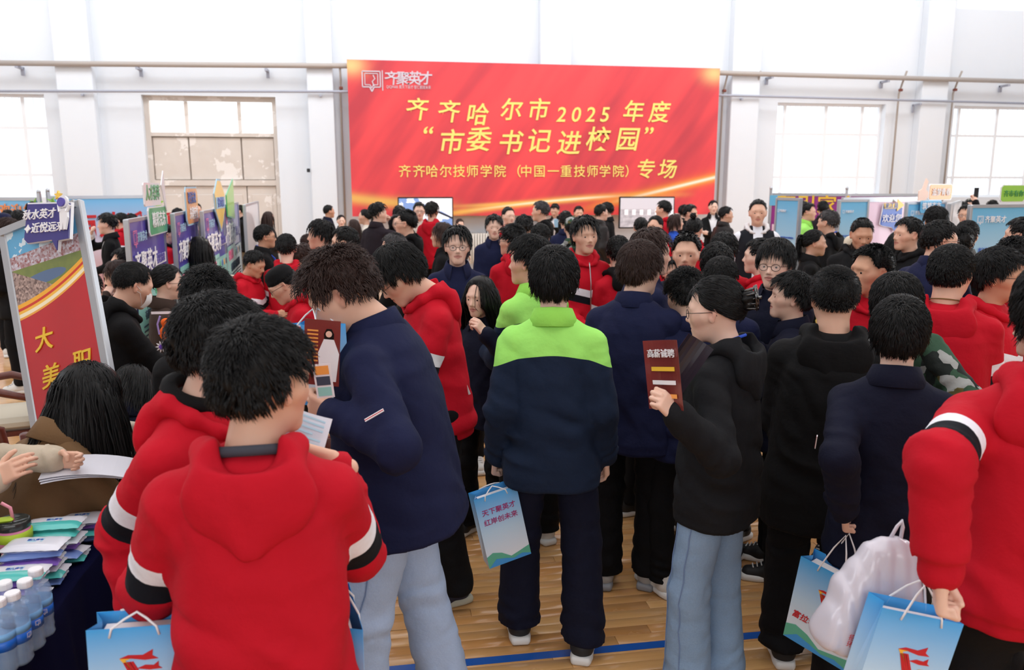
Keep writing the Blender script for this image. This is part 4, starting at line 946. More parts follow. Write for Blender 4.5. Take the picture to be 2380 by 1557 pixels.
for body, xs_, yy, sz in (('齐齐哈尔市2025年度', [966, 1040, 1107, 1186, 1249, 1303, 1337, 1371, 1404, 1470, 1530], 264, .50), ('“市委书记进校园”', [990, 1046, 1110, 1184, 1250, 1320, 1387, 1456, 1503], 333, .56)):
    for ch, xx in zip(body, xs_):
        dig = ch in '2025'; text('lettering', ch, sz * (.9 if dig else 1), GOLD, BN, bpos(xx, yy + (4 if dig else (-14 if ch in '“”' else (6 * math.sin(xx)))) * 1.0), shear=.18, bold=.012)
for ch, xx in zip('齐齐哈尔技师学院（中国一重技师学院）', [941, 974, 1004, 1036, 1067, 1098, 1130, 1162, 1197, 1223, 1254, 1286, 1316, 1347, 1377, 1406, 1437, 1466]): text('lettering', ch, .285, GOLD, BN, bpos(xx, 400), bold=.003)
for ch, xx in zip('专场', [1498, 1549]): text('lettering', ch, .46, GOLD, BN, bpos(xx, 396), shear=.2, bold=.012)
for ch, xx in zip('齐聚英才', [908, 936, 962, 988]): text('lettering', ch, .30, SIL, BN, bpos(xx, 184), shear=.1, bold=.015)
text('lettering', 'QIQIHAR 聚天下英才·智汇鹤城未来', .085, SIL, BN, bpos(950, 203), sx=.72)
def qlogo(parent, M, s, m):
    b = MB(); o = [(-.5, .5), (.5, .5), (.5, -.35), (.15, -.35), (.02, -.6), (-.1, -.35), (-.5, -.35)]
    def ring(o, w): 
        for i in range(len(o)):
            a, c = Vector((o[i][0], 0, o[i][1])), Vector((o[(i + 1) % len(o)][0], 0, o[(i + 1) % len(o)][1])); b.tube([a, c], w, 4)
    ring(o, .045); ring([(x * .72, z * .72 + .02) for x, z in o], .03); b.tube([(.1, 0, .3), (.2, 0, .1), (.05, 0, -.05), (.15, 0, -.3)], .04, 4)
    return b.build('emblem', m, parent, M @ Matrix.Diagonal((s, .05 * s, s, 1)))
qlogo(BN, bpos(863, 187), .38, SIL); MB().box((0, 0, 0), (.02, .005, .42)).build('divider', SIL, BN, bpos(889, 187))

# TVs
def tv(px0, px1, py0, py1, label, colf):
    a = on_y(px0, py0, 17.4); c = on_y(px1, py1, 17.4); w = c.x - a.x; h = a.z - c.z
    t = empty('television', TR(a.x + w / 2, 17.4, 0), label, 'television')
    zc = a.z - h / 2; bk = mat('black_plastic', (14, 15, 18), .35)
    MB().box((0, .03, zc), (w, .06, h), bev=.01).build('bezel', bk, t)
    m = mat('screen_' + label[:8], (200, 205, 215), .4, fn=colf); MB().box((0, -.004, zc), (w - .05, .006, h - .06)).build('screen', m, t)
    MB().box((0, .06, zc / 2), (.1, .06, zc)).box((-.35, .06, .03), (.06, .6, .05)).box((.35, .06, .03), (.06, .6, .05)).box((0, .06, .06), (.8, .06, .05)).build('stand', bk, t); return t
def scrA(n):
    p = n.sep(n.co('Generated')); c = n.mix(n.m('GREATER_THAN', n.noise(3.5, 3, n.co('Generated')), .5), lin((236, 240, 250)), lin((120, 150, 205)))
    c = n.mix(n.m('GREATER_THAN', n.m('ADD', p[0], p[2]), 1.35), c, lin((240, 240, 246))); k = n.m('LESS_THAN', n.m('ABSOLUTE', n.m('SUBTRACT', n.m('ADD', p[2], n.m('MULTIPLY', p[0], .8)), 1.12)), .035); c = n.mix(n.m('MULTIPLY', k, n.m('GREATER_THAN', p[0], .55)), c, lin((30, 34, 48)))
    n.link(c, n.b.inputs['Base Color']); n.link(c, n.b.inputs['Emission Color']); n.b.inputs['Emission Strength'].default_value = .55
def scrB(n):
    p = n.sep(n.co('Generated')); v = n.noise(9, 4, n.co('Generated')); c = n.mix(v, lin((90, 84, 98)), lin((232, 228, 234))); c = n.mix(n.m('GREATER_THAN', p[2], .62), c, lin((205, 202, 210)))
    w = n.m('MULTIPLY', n.m('GREATER_THAN', n.m('FRACT', n.m('MULTIPLY', p[0], 7.0)), .55), n.m('MULTIPLY', n.m('GREATER_THAN', p[2], .42), n.m('LESS_THAN', p[2], .6))); c = n.mix(w, c, lin((246, 246, 250)))
    n.link(c, n.b.inputs['Base Color']); n.link(c, n.b.inputs['Emission Color']); n.b.inputs['Emission Strength'].default_value = .45
tv(924, 1054, 458, 531, 'left television on a stand below the banner, bluish picture', scrA)
tv(1440, 1566, 457, 530, 'right television below the banner showing a grey building picture', scrB)

# ------------------------------------------------------------------ poster boards
ALU = mat('brushed_aluminium', (186, 190, 196), .35, .8)
def P2(n, m): return mat(n, m, .35, Coat_Weight=.4)
PUR = P2('purple_print', (84, 72, 170)); TEAL = P2('teal_print', (150, 214, 208)); WHT = P2('white_print', (240, 240, 245)); SKY = P2('sky_blue_print', (104, 184, 226)); INK = mat('dark_ink', (60, 70, 90), .6); REDI = mat('red_ink', (206, 36, 44), .6); ORG = P2('orange_print', (246, 168, 84)); YEL = P2('yellow_print', (250, 208, 84)); GRN = P2('green_print', (70, 176, 120)); PNK = P2('pink_print', (238, 206, 224)); BLU = P2('blue_print', (40, 92, 190)); LIM = P2('lime_print', (150, 210, 70)); MAG = P2('magenta_purple_print', (150, 48, 138)); WINK = mat('white_ink', (244, 244, 248), .6); YINK = mat('yellow_ink', (240, 196, 60), .5); PINK_ = mat('pink_ink', (236, 120, 160), .6); GINK = mat('green_ink', (60, 150, 90), .6); LINK = mat('pale_blue_ink', (170, 205, 225), .6)
def grad(name, a, b, c=None, ax=2):
    def f(n):
        p = n.sep(n.co('Generated'))[ax]; r = n.new('ShaderNodeValToRGB'); e = r.color_ramp.elements; e[0].color = (*lin(a), 1); e[1].color = (*lin(b), 1)
        if c: q = e.new(.5); q.color = (*lin(c), 1)
        n.link(p, r.inputs[0]); n.link(r.outputs[0], n.b.inputs['Base Color'])
    return mat(name, b, .35, fn=f, Coat_Weight=.3)
def board(label, tl, tr, z0=.12, fr=.03, cat='sign', name='poster_board', group=None, print_=WHT, knobs=False, th=.035):
    """tl, tr = (px, py, depth) of the top corners"""
    A, B = at(*tl), at(*tr); z = (A.z + B.z) / 2; v = Vector((B.x - A.x, B.y - A.y, 0)); w = v.length; v.normalize()
    M = Matrix((v, Vector((-v.y, v.x, 0)), Vector((0, 0, 1)))).transposed().to_4x4(); M.translation = (A.x, A.y, 0)
    e = empty(name, M, label, cat, group); H = z - z0
    for x in (0, w): MB().box((x, 0, z / 2 + (.04 if knobs else 0)), (fr, th + .01, z + (.08 if knobs else 0)), bev=.006).build('post', ALU, e)
    MB().box((w / 2, 0, z - fr / 2), (w, th, fr)).build('top_rail', ALU, e)
    if z0 > .1: MB().box((w / 2, 0, z0), (w, th, fr)).build('bottom_rail', ALU, e)
    MB().box((w / 2, 0, (z0 + z - fr) / 2), (w - fr, th * .6, z - z0 - fr)).build('printed_panel', print_, e)
    for x in (0, w): MB().box((x, 0, .015), (.06, .42, .03), bev=.006).build('foot', ALU, e)
    if knobs:
        for x in (0, w): MB().lathe([(.001, z + .13), (.03, z + .10), (.03, z + .07), (.012, z + .05), (.012, z)], 12).build('knob', ALU, e, TR(x, 0, 0), smooth=True)
    return e, w, z, H
def patch(e, x, z, w, h, m, y=-.022, name='printed_block'): return MB().box((x, y, z), (w, .004, h)).build(name, m, e)
def sheet_lines(e, x, z, w, n, dz, m=INK, y=-.026):
    b = MB()
    for i in range(n): b.box((x, y, z - i * dz), (w * (1 if i % 4 != 3 else .6), .002, dz * .35))
    o = b.build('fine_print', m, e); o['kind'] = 'stuff'; return o
LB = [((292, 505, 6.6), (376, 500, 8.0), 'nearest purple and teal recruitment board, under the green topper sign'), ((400, 492, 8.0), (452, 489, 9.4), 'second purple and teal board, under the orange topper sign'), ((468, 487, 9.0), (520, 484, 10.6), 'third purple and teal board, under the pencil shaped topper'), ((515, 474, 10.4), (551, 472, 12.4), 'fourth purple board, glaring white in the light')]
LBO = []
for tl, tr, lab in LB:
    e, w, z, H = board(lab, tl, tr, group='recruitment boards on the left', print_=PUR); LBO.append((e, w, z))
    patch(e, w / 2, z * .36, w * .9, z * .58, TEAL); patch(e, w * .30, z * .66, w * .48, z * .035, TEAL)
    text('lettering', '齐聚英才', w * .155, WINK, e, TR(w * .36, -.024, z * .76), shear=.15, bold=.014); patch(e, w * .77, z * .755, w * .34, z * .055, WINK, -.024); text('lettering', '招聘简章', w * .065, PUR, e, TR(w * .77, -.028, z * .755), bold=.010)
    text('lettering', '齐聚英才', w * .065, LINK, e, TR(w * .30, -.024, z * .90)); qlogo(e, TR(w * .12, -.024, z * .9), w * .09, PINK_)
    text('lettering', '招聘信息', w * .07, PINK_, e, TR(w * .25, -.026, z * .60), bold=.010)
    for i, m in enumerate((GRN, BLU, ORG, INK)): MB().lathe([(.001, -.002), (w * .025, -.002), (w * .025, .002), (.001, .002)], 10, Matrix.Rotation(PI / 2, 4, 'X')).build('badge', m, e, TR(w * (.55 + i * .1), -.026, z * .60))
    text('lettering', '有限责任公司招聘岗位', w * .06, INK, e, TR(w * .5, -.026, z * .50), bold=.010); sheet_lines(e, w / 2, z * .45, w * .72, 14, z * .025)
board('bright silver edged board furthest right of the left hand row', (567, 472, 11), (598, 470, 13.5), group='recruitment boards on the left', print_=WHT)
def topper(e, pts, m, label=None, cat='sign', x=0, z=0, t=.012, name='topper_sign', edge=WHT):
    """cut-out sign clipped on a board, built in the board's plane"""
    M = e.matrix_world @ TR(x, -.05, z); o = empty(name, M, label, cat)
    cx = sum(p[0] for p in pts) / len(pts); cz = sum(p[1] for p in pts) / len(pts)
    MB().slab([(cx + (p[0] - cx) * 1.06, cz + (p[1] - cz) * 1.10) for p in pts], t).build('white_edge', edge, o, TR(0, .004, 0)); MB().slab(pts, t).build('face', m, o); return o
def rect(x0, z0, x1, z1, r=.02): return [(x0 + r, z0), (x1 - r, z0), (x1, z0 + r), (x1, z1 - r), (x1 - r, z1), (x0 + r, z1), (x0, z1 - r), (x0, z0 + r)]
e, w, z = LBO[0]; o = topper(e, rect(.15, -.17, .92, .07, .03), GRN, 'green and white talent sign clipped on the nearest purple board', x=w * .35, z=z)
MB().slab(rect(.0, .09, .70, .30, .02), .012).build('white_plate', WHT, o); text('lettering', '人才荟萃', .15, GRN, o, TR(.35, -.006, .20), bold=.010); text('lettering', '精彩克东', .15, WINK, o, TR(.53, -.006, -.05), bold=.010)
MB().slab([(.72, .28), (.86, .42), (.90, .02), (.80, .12)], .01).build('paper_plane', WHT, o, TR(0, -.012, 0))
e, w, z = LBO[1]; o = topper(e, rect(0, -.14, .80, .24, .05), ORG, 'orange topper sign on the second purple board', x=w * .42, z=z, edge=LINK); text('lettering', '职引未来', .14, BLU, o, TR(.36, -.006, .13), bold=.010); text('lettering', '来聘有位', .15, WINK, o, TR(.42, -.006, -.04), bold=.010)
e, w, z = LBO[2]; o = topper(e, [(.05, -.02), (.4, -.26), (.75, -.02), (.78, .18), (.5, .34), (.3, .34), (.02, .18)], YEL, 'yellow pencil shaped topper sign on the third purple board', x=w * .40, z=z, edge=LINK); patch(o, .4, .07, .7, .14, LINK, -.004); text('lettering', '招才纳士', .13, BLU, o, TR(.4, -.012, .07), bold=.010)
e, w, z = LBO[3]; o = topper(e, [(0, -.14), (.9, -.2), (.95, .32), (.0, .12)], LIM, 'lime green topper sign tilted on the fourth purple board', x=w * .1, z=z, edge=GRN)
# red city poster, front left
A, B = at(8, 535, 3.35), at(181, 466, 3.75); lft = Vector((B.x - A.x, B.y - A.y, B.z - A.z)); w = lft.length; v = lft.normalized()
dn = (at(88, 1010, 3.25) - A).normalized(); rB = ray(181, 466); B = CAM + rB * ((A - CAM).dot(dn) / rB.dot(dn)); v = B - A; w = v.length; v.normalize(); zz = -dn; nrm = zz.cross(v).normalized()
M = Matrix((v, nrm, zz)).transposed().to_4x4(); Hh = A.z / -dn.z - .01; M.translation = A + dn * Hh
e = empty('poster_stand', M, 'tall red city poster in a metal frame leaning at the left', 'sign')
for x in (0, w): MB().box((x, 0, Hh / 2), (.04, .03, Hh), bev=.006).build('post', ALU, e)
MB().box((w / 2, 0, Hh - .015), (w, .05, .03)).build('top_rail', ALU, e)
def city(n):
    p = n.sep(n.co('Generated')); oc = n.co(); u, v_ = p[0], n.m('SUBTRACT', 1.0, n.m('MULTIPLY', n.m('SUBTRACT', 1.0, p[2]), 2.2))
    sky = n.mix(n.m('GREATER_THAN', n.noise(14, 5, oc), .53), lin((92, 170, 216)), lin((214, 232, 244)))
    vo = n.new('ShaderNodeTexVoronoi'); vo.inputs['Scale'].default_value = 110; n.link(oc, vo.inputs['Vector']); cc = n.sep(vo.outputs['Color'])[0]
    town = n.mix(cc, lin((150, 84, 82)), lin((206, 206, 220))); park = n.mix(n.noise(14, 4, oc), lin((62, 92, 48)), lin((146, 156, 74)))
    d = n.m('ADD', n.m('POWER', n.m('DIVIDE', n.m('SUBTRACT', u, .45), .3), 2.0), n.m('POWER', n.m('DIVIDE', n.m('SUBTRACT', v_, .72), .028), 2.0)); park = n.mix(n.m('LESS_THAN', d, 1.0), park, lin((86, 112, 150)))
    land = n.mix(n.m('GREATER_THAN', v_, n.m('SUBTRACT', .80, n.m('MULTIPLY', u, .02))), park, town); land = n.mix(n.m('LESS_THAN', n.m('ADD', n.m('MULTIPLY', u, .24), v_), .80), land, n.mix(cc, lin((96, 74, 70)), lin((196, 170, 160))))
    c = n.mix(n.m('GREATER_THAN', v_, .865), land, sky)
    red = n.mix(n.noise(3, 2, oc), lin((176, 18, 30)), lin((206, 26, 40))); cv = n.m('ADD', .555, n.m('ADD', n.m('MULTIPLY', u, .03), n.m('MULTIPLY', n.m('MULTIPLY', u, u), .09)))
    for off, wd, col in ((.035, .03, (246, 176, 40)), (.06, .012, (214, 60, 30)), (.015, .022, (250, 236, 190)), (-.012, .012, (240, 150, 40))): 
        pass
    c = n.mix(n.m('LESS_THAN', v_, n.m('ADD', cv, .075)), c, lin((246, 178, 44))); c = n.mix(n.m('LESS_THAN', v_, n.m('ADD', cv, .055)), c, lin((212, 50, 30))); c = n.mix(n.m('LESS_THAN', v_, n.m('ADD', cv, .042)), c, lin((250, 190, 60))); c = n.mix(n.m('LESS_THAN', v_, n.m('ADD', cv, .028)), c, lin((252, 240, 206))); c = n.mix(n.m('LESS_THAN', v_, n.m('ADD', cv, .010)), c, lin((240, 170, 60))); c = n.mix(n.m('LESS_THAN', v_, cv), c, red)
    n.link(c, n.b.inputs['Base Color'])
MB().box((w / 2, 0, Hh / 2), (w - .03, .02, Hh - .03)).build('poster', mat('glossy_city_poster', (190, 30, 40), .3, fn=city, Coat_Weight=.5), e)
for ch, fx, fz in (('大', .30, .735), ('美', .31, .655), ('讷', .30, .58), ('河', .31, .50), ('职', .72, .665), ('等', .72, .585), ('你', .72, .505), ('来', .72, .425)): text('lettering', ch, .10, YINK, e, TR(w * fx, -.013, Hh * fz), shear=.2, bold=.012)
bub = at(57, 487, 3.4); M2 = Matrix((v, Vector((-v.y, v.x, 0)).normalized(), Vector((0, 0, 1)))).transposed().to_4x4(); M2.translation = bub + Vector((0, -.06, -.13))
pn_ = v.cross(zz).normalized(); pn_ = pn_ if pn_.y < 0 else -pn_; O_ = A + pn_ * .06
def hit(px, py): r = ray(px, py); return CAM + r * ((O_ - CAM).dot(pn_) / r.dot(pn_))
h0, h1 = hit(56, 556), hit(161, 548); vx = (h1 - h0); sb = vx.length / .195; vx.normalize(); vz = pn_.cross(vx) if pn_.cross(vx).z > 0 else -pn_.cross(vx); vy = vz.cross(vx)
M2 = Matrix((vx * sb, vy * sb, vz * sb)).transposed().to_4x4(); M2.translation = h0
o = empty('speech_bubble_sign', M2, 'dark blue speech bubble sign with an astronaut on the red poster', 'sign')
pts = [(0, 0), (.012, .118), (.195, .108), (.192, -.008), (.145, -.012), (.143, -.045), (.12, -.008), (.015, -.014)]
MB().slab([(x * 1.03 - .004, z * 1.06 - .001) for x, z in pts], .012).build('white_edge', WHT, o, TR(0, .004, 0)); MB().slab(pts, .012).build('face', P2('indigo_print', (54, 48, 130)), o)
text('lettering', '秋水英才', .036, WINK, o, TR(.066, -.002, .078), shear=.15, bold=.010); text('lettering', '✦近悦远来', .036, WINK, o, TR(.088, -.002, .032), shear=.15, bold=.010)
ah = MB(); ah.lathe([(.001, -.004), (.021, -.004), (.021, .004), (.001, .004)], 16, Matrix.Rotation(PI / 2, 4, 'X')).build('astronaut_helmet', WHT, o, TR(.178, -.01, .112)); MB().lathe([(.001, -.004), (.015, -.004), (.015, .004), (.001, .004)], 16, Matrix.Rotation(PI / 2, 4, 'X')).build('astronaut_visor', PUR, o, TR(.176, -.016, .11))
MB().slab([(.163, .09), (.196, .09), (.198, .06), (.190, .02), (.182, .02), (.18, .045), (.176, .02), (.168, .02), (.165, .06)], .008).build('astronaut_suit', WHT, o, TR(0, -.012, 0)); MB().tube([(.165, 0, .08), (.158, 0, .12)], .006, 6).tube([(.194, 0, .08), (.205, 0, .10)], .006, 6).build('astronaut_arm', WHT, o, TR(0, -.01, 0))
st = [(.012 * (1 if k % 2 == 0 else .45) * math.sin(k * PI / 5), .012 * (1 if k % 2 == 0 else .45) * math.cos(k * PI / 5)) for k in range(10)]; MB().slab(st, .006).build('star', YEL, o, TR(.155, -.012, .136) @ Matrix.Scale(1.3, 4))
# back-drops on the left
WELC = grad('welcome_backdrop_print', (240, 150, 130), (110, 190, 240), (244, 226, 240))
def backdrop(label, tl, tr, body, m, size, fx, fz, pr, col=REDI, leaf=True):
    e, w, z, H = board(label, tl, tr, fr=.05, name='backdrop', cat='backdrop', group='backdrops', print_=pr, knobs=True)
    text('lettering', body, size, col, e, TR(w * fx, -.026, z * fz), bold=.014)
    if leaf:
        for sx in (.04, .96):
            b = MB()
            for k in range(9): a = k * 2.4; b.slab([(0, 0), (.06 * math.cos(a), .06 * math.sin(a)), (.16 * math.cos(a + .3), .16 * math.sin(a + .3)), (.07 * math.cos(a + .6), .07 * math.sin(a + .6))], .003, TR(sx * w + .05 * math.cos(k), -.024, z - .14 + .04 * math.sin(k * 2)))
            b_ = b.build('leaf_print', LIM, e); b_['kind'] = 'stuff'
    return e, w, z
backdrop('wide pale blue and pink welcome backdrop with red characters', (112, 457, 12.2), (366, 452, 13.6), '讷南欢迎您', None, .46, .53, .72, WELC)
e, w, z = backdrop('pale blue welcome backdrop with orange characters at far left edge', (-60, 459, 12.4), (91, 458, 12.2), '欢迎您', None, .22, .66, .88, WELC, mat('orange_ink', (246, 150, 80), .6))
text('lettering', '招聘会现场专区', .14, REDI, e, TR(w * .7, -.026, z * .72))
# right side
e, w, z = backdrop('purple and magenta backdrop with yellow cartoon lettering at right', (1792, 449, 14.5), (1968, 449, 14.0), '职引家乡', None, .34, .62, .88, MAG, YINK, False); patch(e, w * .5, z * .45, w * .92, z * .5, PNK); text('lettering', '招聘岗位一览', .16, MAG, e, TR(w * .45, -.03, z * .64)); patch(e, w * .06, z * .93, w * .14, z * .1, SKY)
e, w, z = backdrop('purple and magenta backdrop seen over the pink board', (1974, 449, 14.5), (2132, 450, 14.2), '', None, .3, .5, .9, grad('purple_blue_print', (110, 40, 140), (90, 30, 130), (210, 60, 150), 0), YINK, False) if 0 else (None, 0, 0)
e, w, z, H = board('purple and magenta backdrop seen above the pink board', (1974, 450, 14.6), (2132, 450, 14.4), fr=.05, name='backdrop', cat='backdrop', group='backdrops', print_=MAG)
e, w, z, H = board('wide pale pink board behind the crowd at right', (1962, 457, 11.6), (2142, 459, 12.2), fr=.07, name='display_board', print_=PNK, group='boards on the right')
o = topper(e, [(0, .02), (.04, .3), (.42, .26), (.42, -.02), (.33, -.04), (.31, -.1), (.24, -.03), (.04, 0)], BLU, 'blue and yellow welcome sign with an arrow stuck on the pink board', x=w * .45, z=z - .42); MB().slab([(.04, .3), (.30, .30), (.30, .36), (.44, .27), (.30, .18), (.30, .22), (.05, .22)], .01).build('arrow', YEL, o, TR(0, -.012, .03)); text('lettering', '龙江县', .09, BLU, o, TR(.18, -.018, .29)); text('lettering', '欢迎您', .13, WINK, o, TR(.21, -.012, .1), bold=.010)
SKYP = grad('sky_poster_print', (196, 226, 236), (96, 182, 228), (214, 232, 240)); RB = [((1808, 461, 9.2), (1861, 458, 8.8), 'narrow sky blue notice board left of the green shouldered man'), ((1951, 464, 9.6), (2017, 463, 9.8), 'sky blue notice board behind the man with the lanyard'), ((2108, 468, 10.2), (2196, 470, 10.6), 'sky blue board under the orange thumb sign'), ((2256, 473, 7.6), (2420, 477, 7.9), 'large sky blue board at the right edge')]
RBO = []
for tl, tr, lab in RB:
    e, w, z, H = board(lab, tl, tr, group='boards on the right', print_=SKYP); RBO.append((e, w, z)); qlogo(e, TR(w * .13, -.022, z * .92), w * .08, WINK); text('lettering', '齐聚英才', w * .075, WINK, e, TR(w * .34, -.022, z * .92), bold=.010)
    text('lettering', '龙江县2025年度重点企业招聘信息', w * .048, BLU, e, TR(w * .5, -.022, z * .76), bold=.010); sheet_lines(e, w / 2, z * .70, w * .8, 16, z * .03, LINK if w < .6 else INK)
    if w > .5: 
        for fx in (.27, .73): patch(e, w * fx, z * .52, w * .42, z * .26, WHT, -.03); text('lettering', '企业招聘简介', w * .04, INK, e, TR(w * fx, -.034, z * .62), bold=.010)
e, w, z = RBO[2]; o = topper(e, rect(.14, .03, .62, .22, .02), ORG, 'orange and blue thumbs up slogan sign above the sky blue board', x=w * .3, z=z, edge=WHT); text('lettering', '追梦青春', .10, WINK, o, TR(.38, -.006, .12), bold=.014)
MB().slab(rect(-.02, -.14, .42, .02, .02), .012).build('blue_plate', SKY, o); text('lettering', '筑梦齐市', .10, WINK, o, TR(.2, -.006, -.06), bold=.014)
MB().slab([(-.08, .02), (.06, .02), (.12, .06), (.12, .12), (.06, .16), (.10, .26), (.05, .30), (-.01, .17), (-.08, .14)], .012).build('thumb', mat('pale_peach_print', (250, 214, 196), .5), o, TR(-.02, -.01, 0))
e, w, z, H = board('silver edged white board beside the sky blue boards', (2207, 469, 9.5), (2232, 468, 11.5), group='boards on the right', print_=WHT)
e, w, z = RBO[3]; o = topper(e, rect(.0, .03, .3, .18, .02), LIM, 'green slogan sign on top of the large sky blue board', x=w * .35, z=z); text('lettering', '齐市有你', .065, GINK, o, TR(.15, -.006, .1)); topper(e, rect(.0, .02, .12, .22, .03), LINK, 'pale blue round cornered sign at the right edge', x=w * .69, z=z)
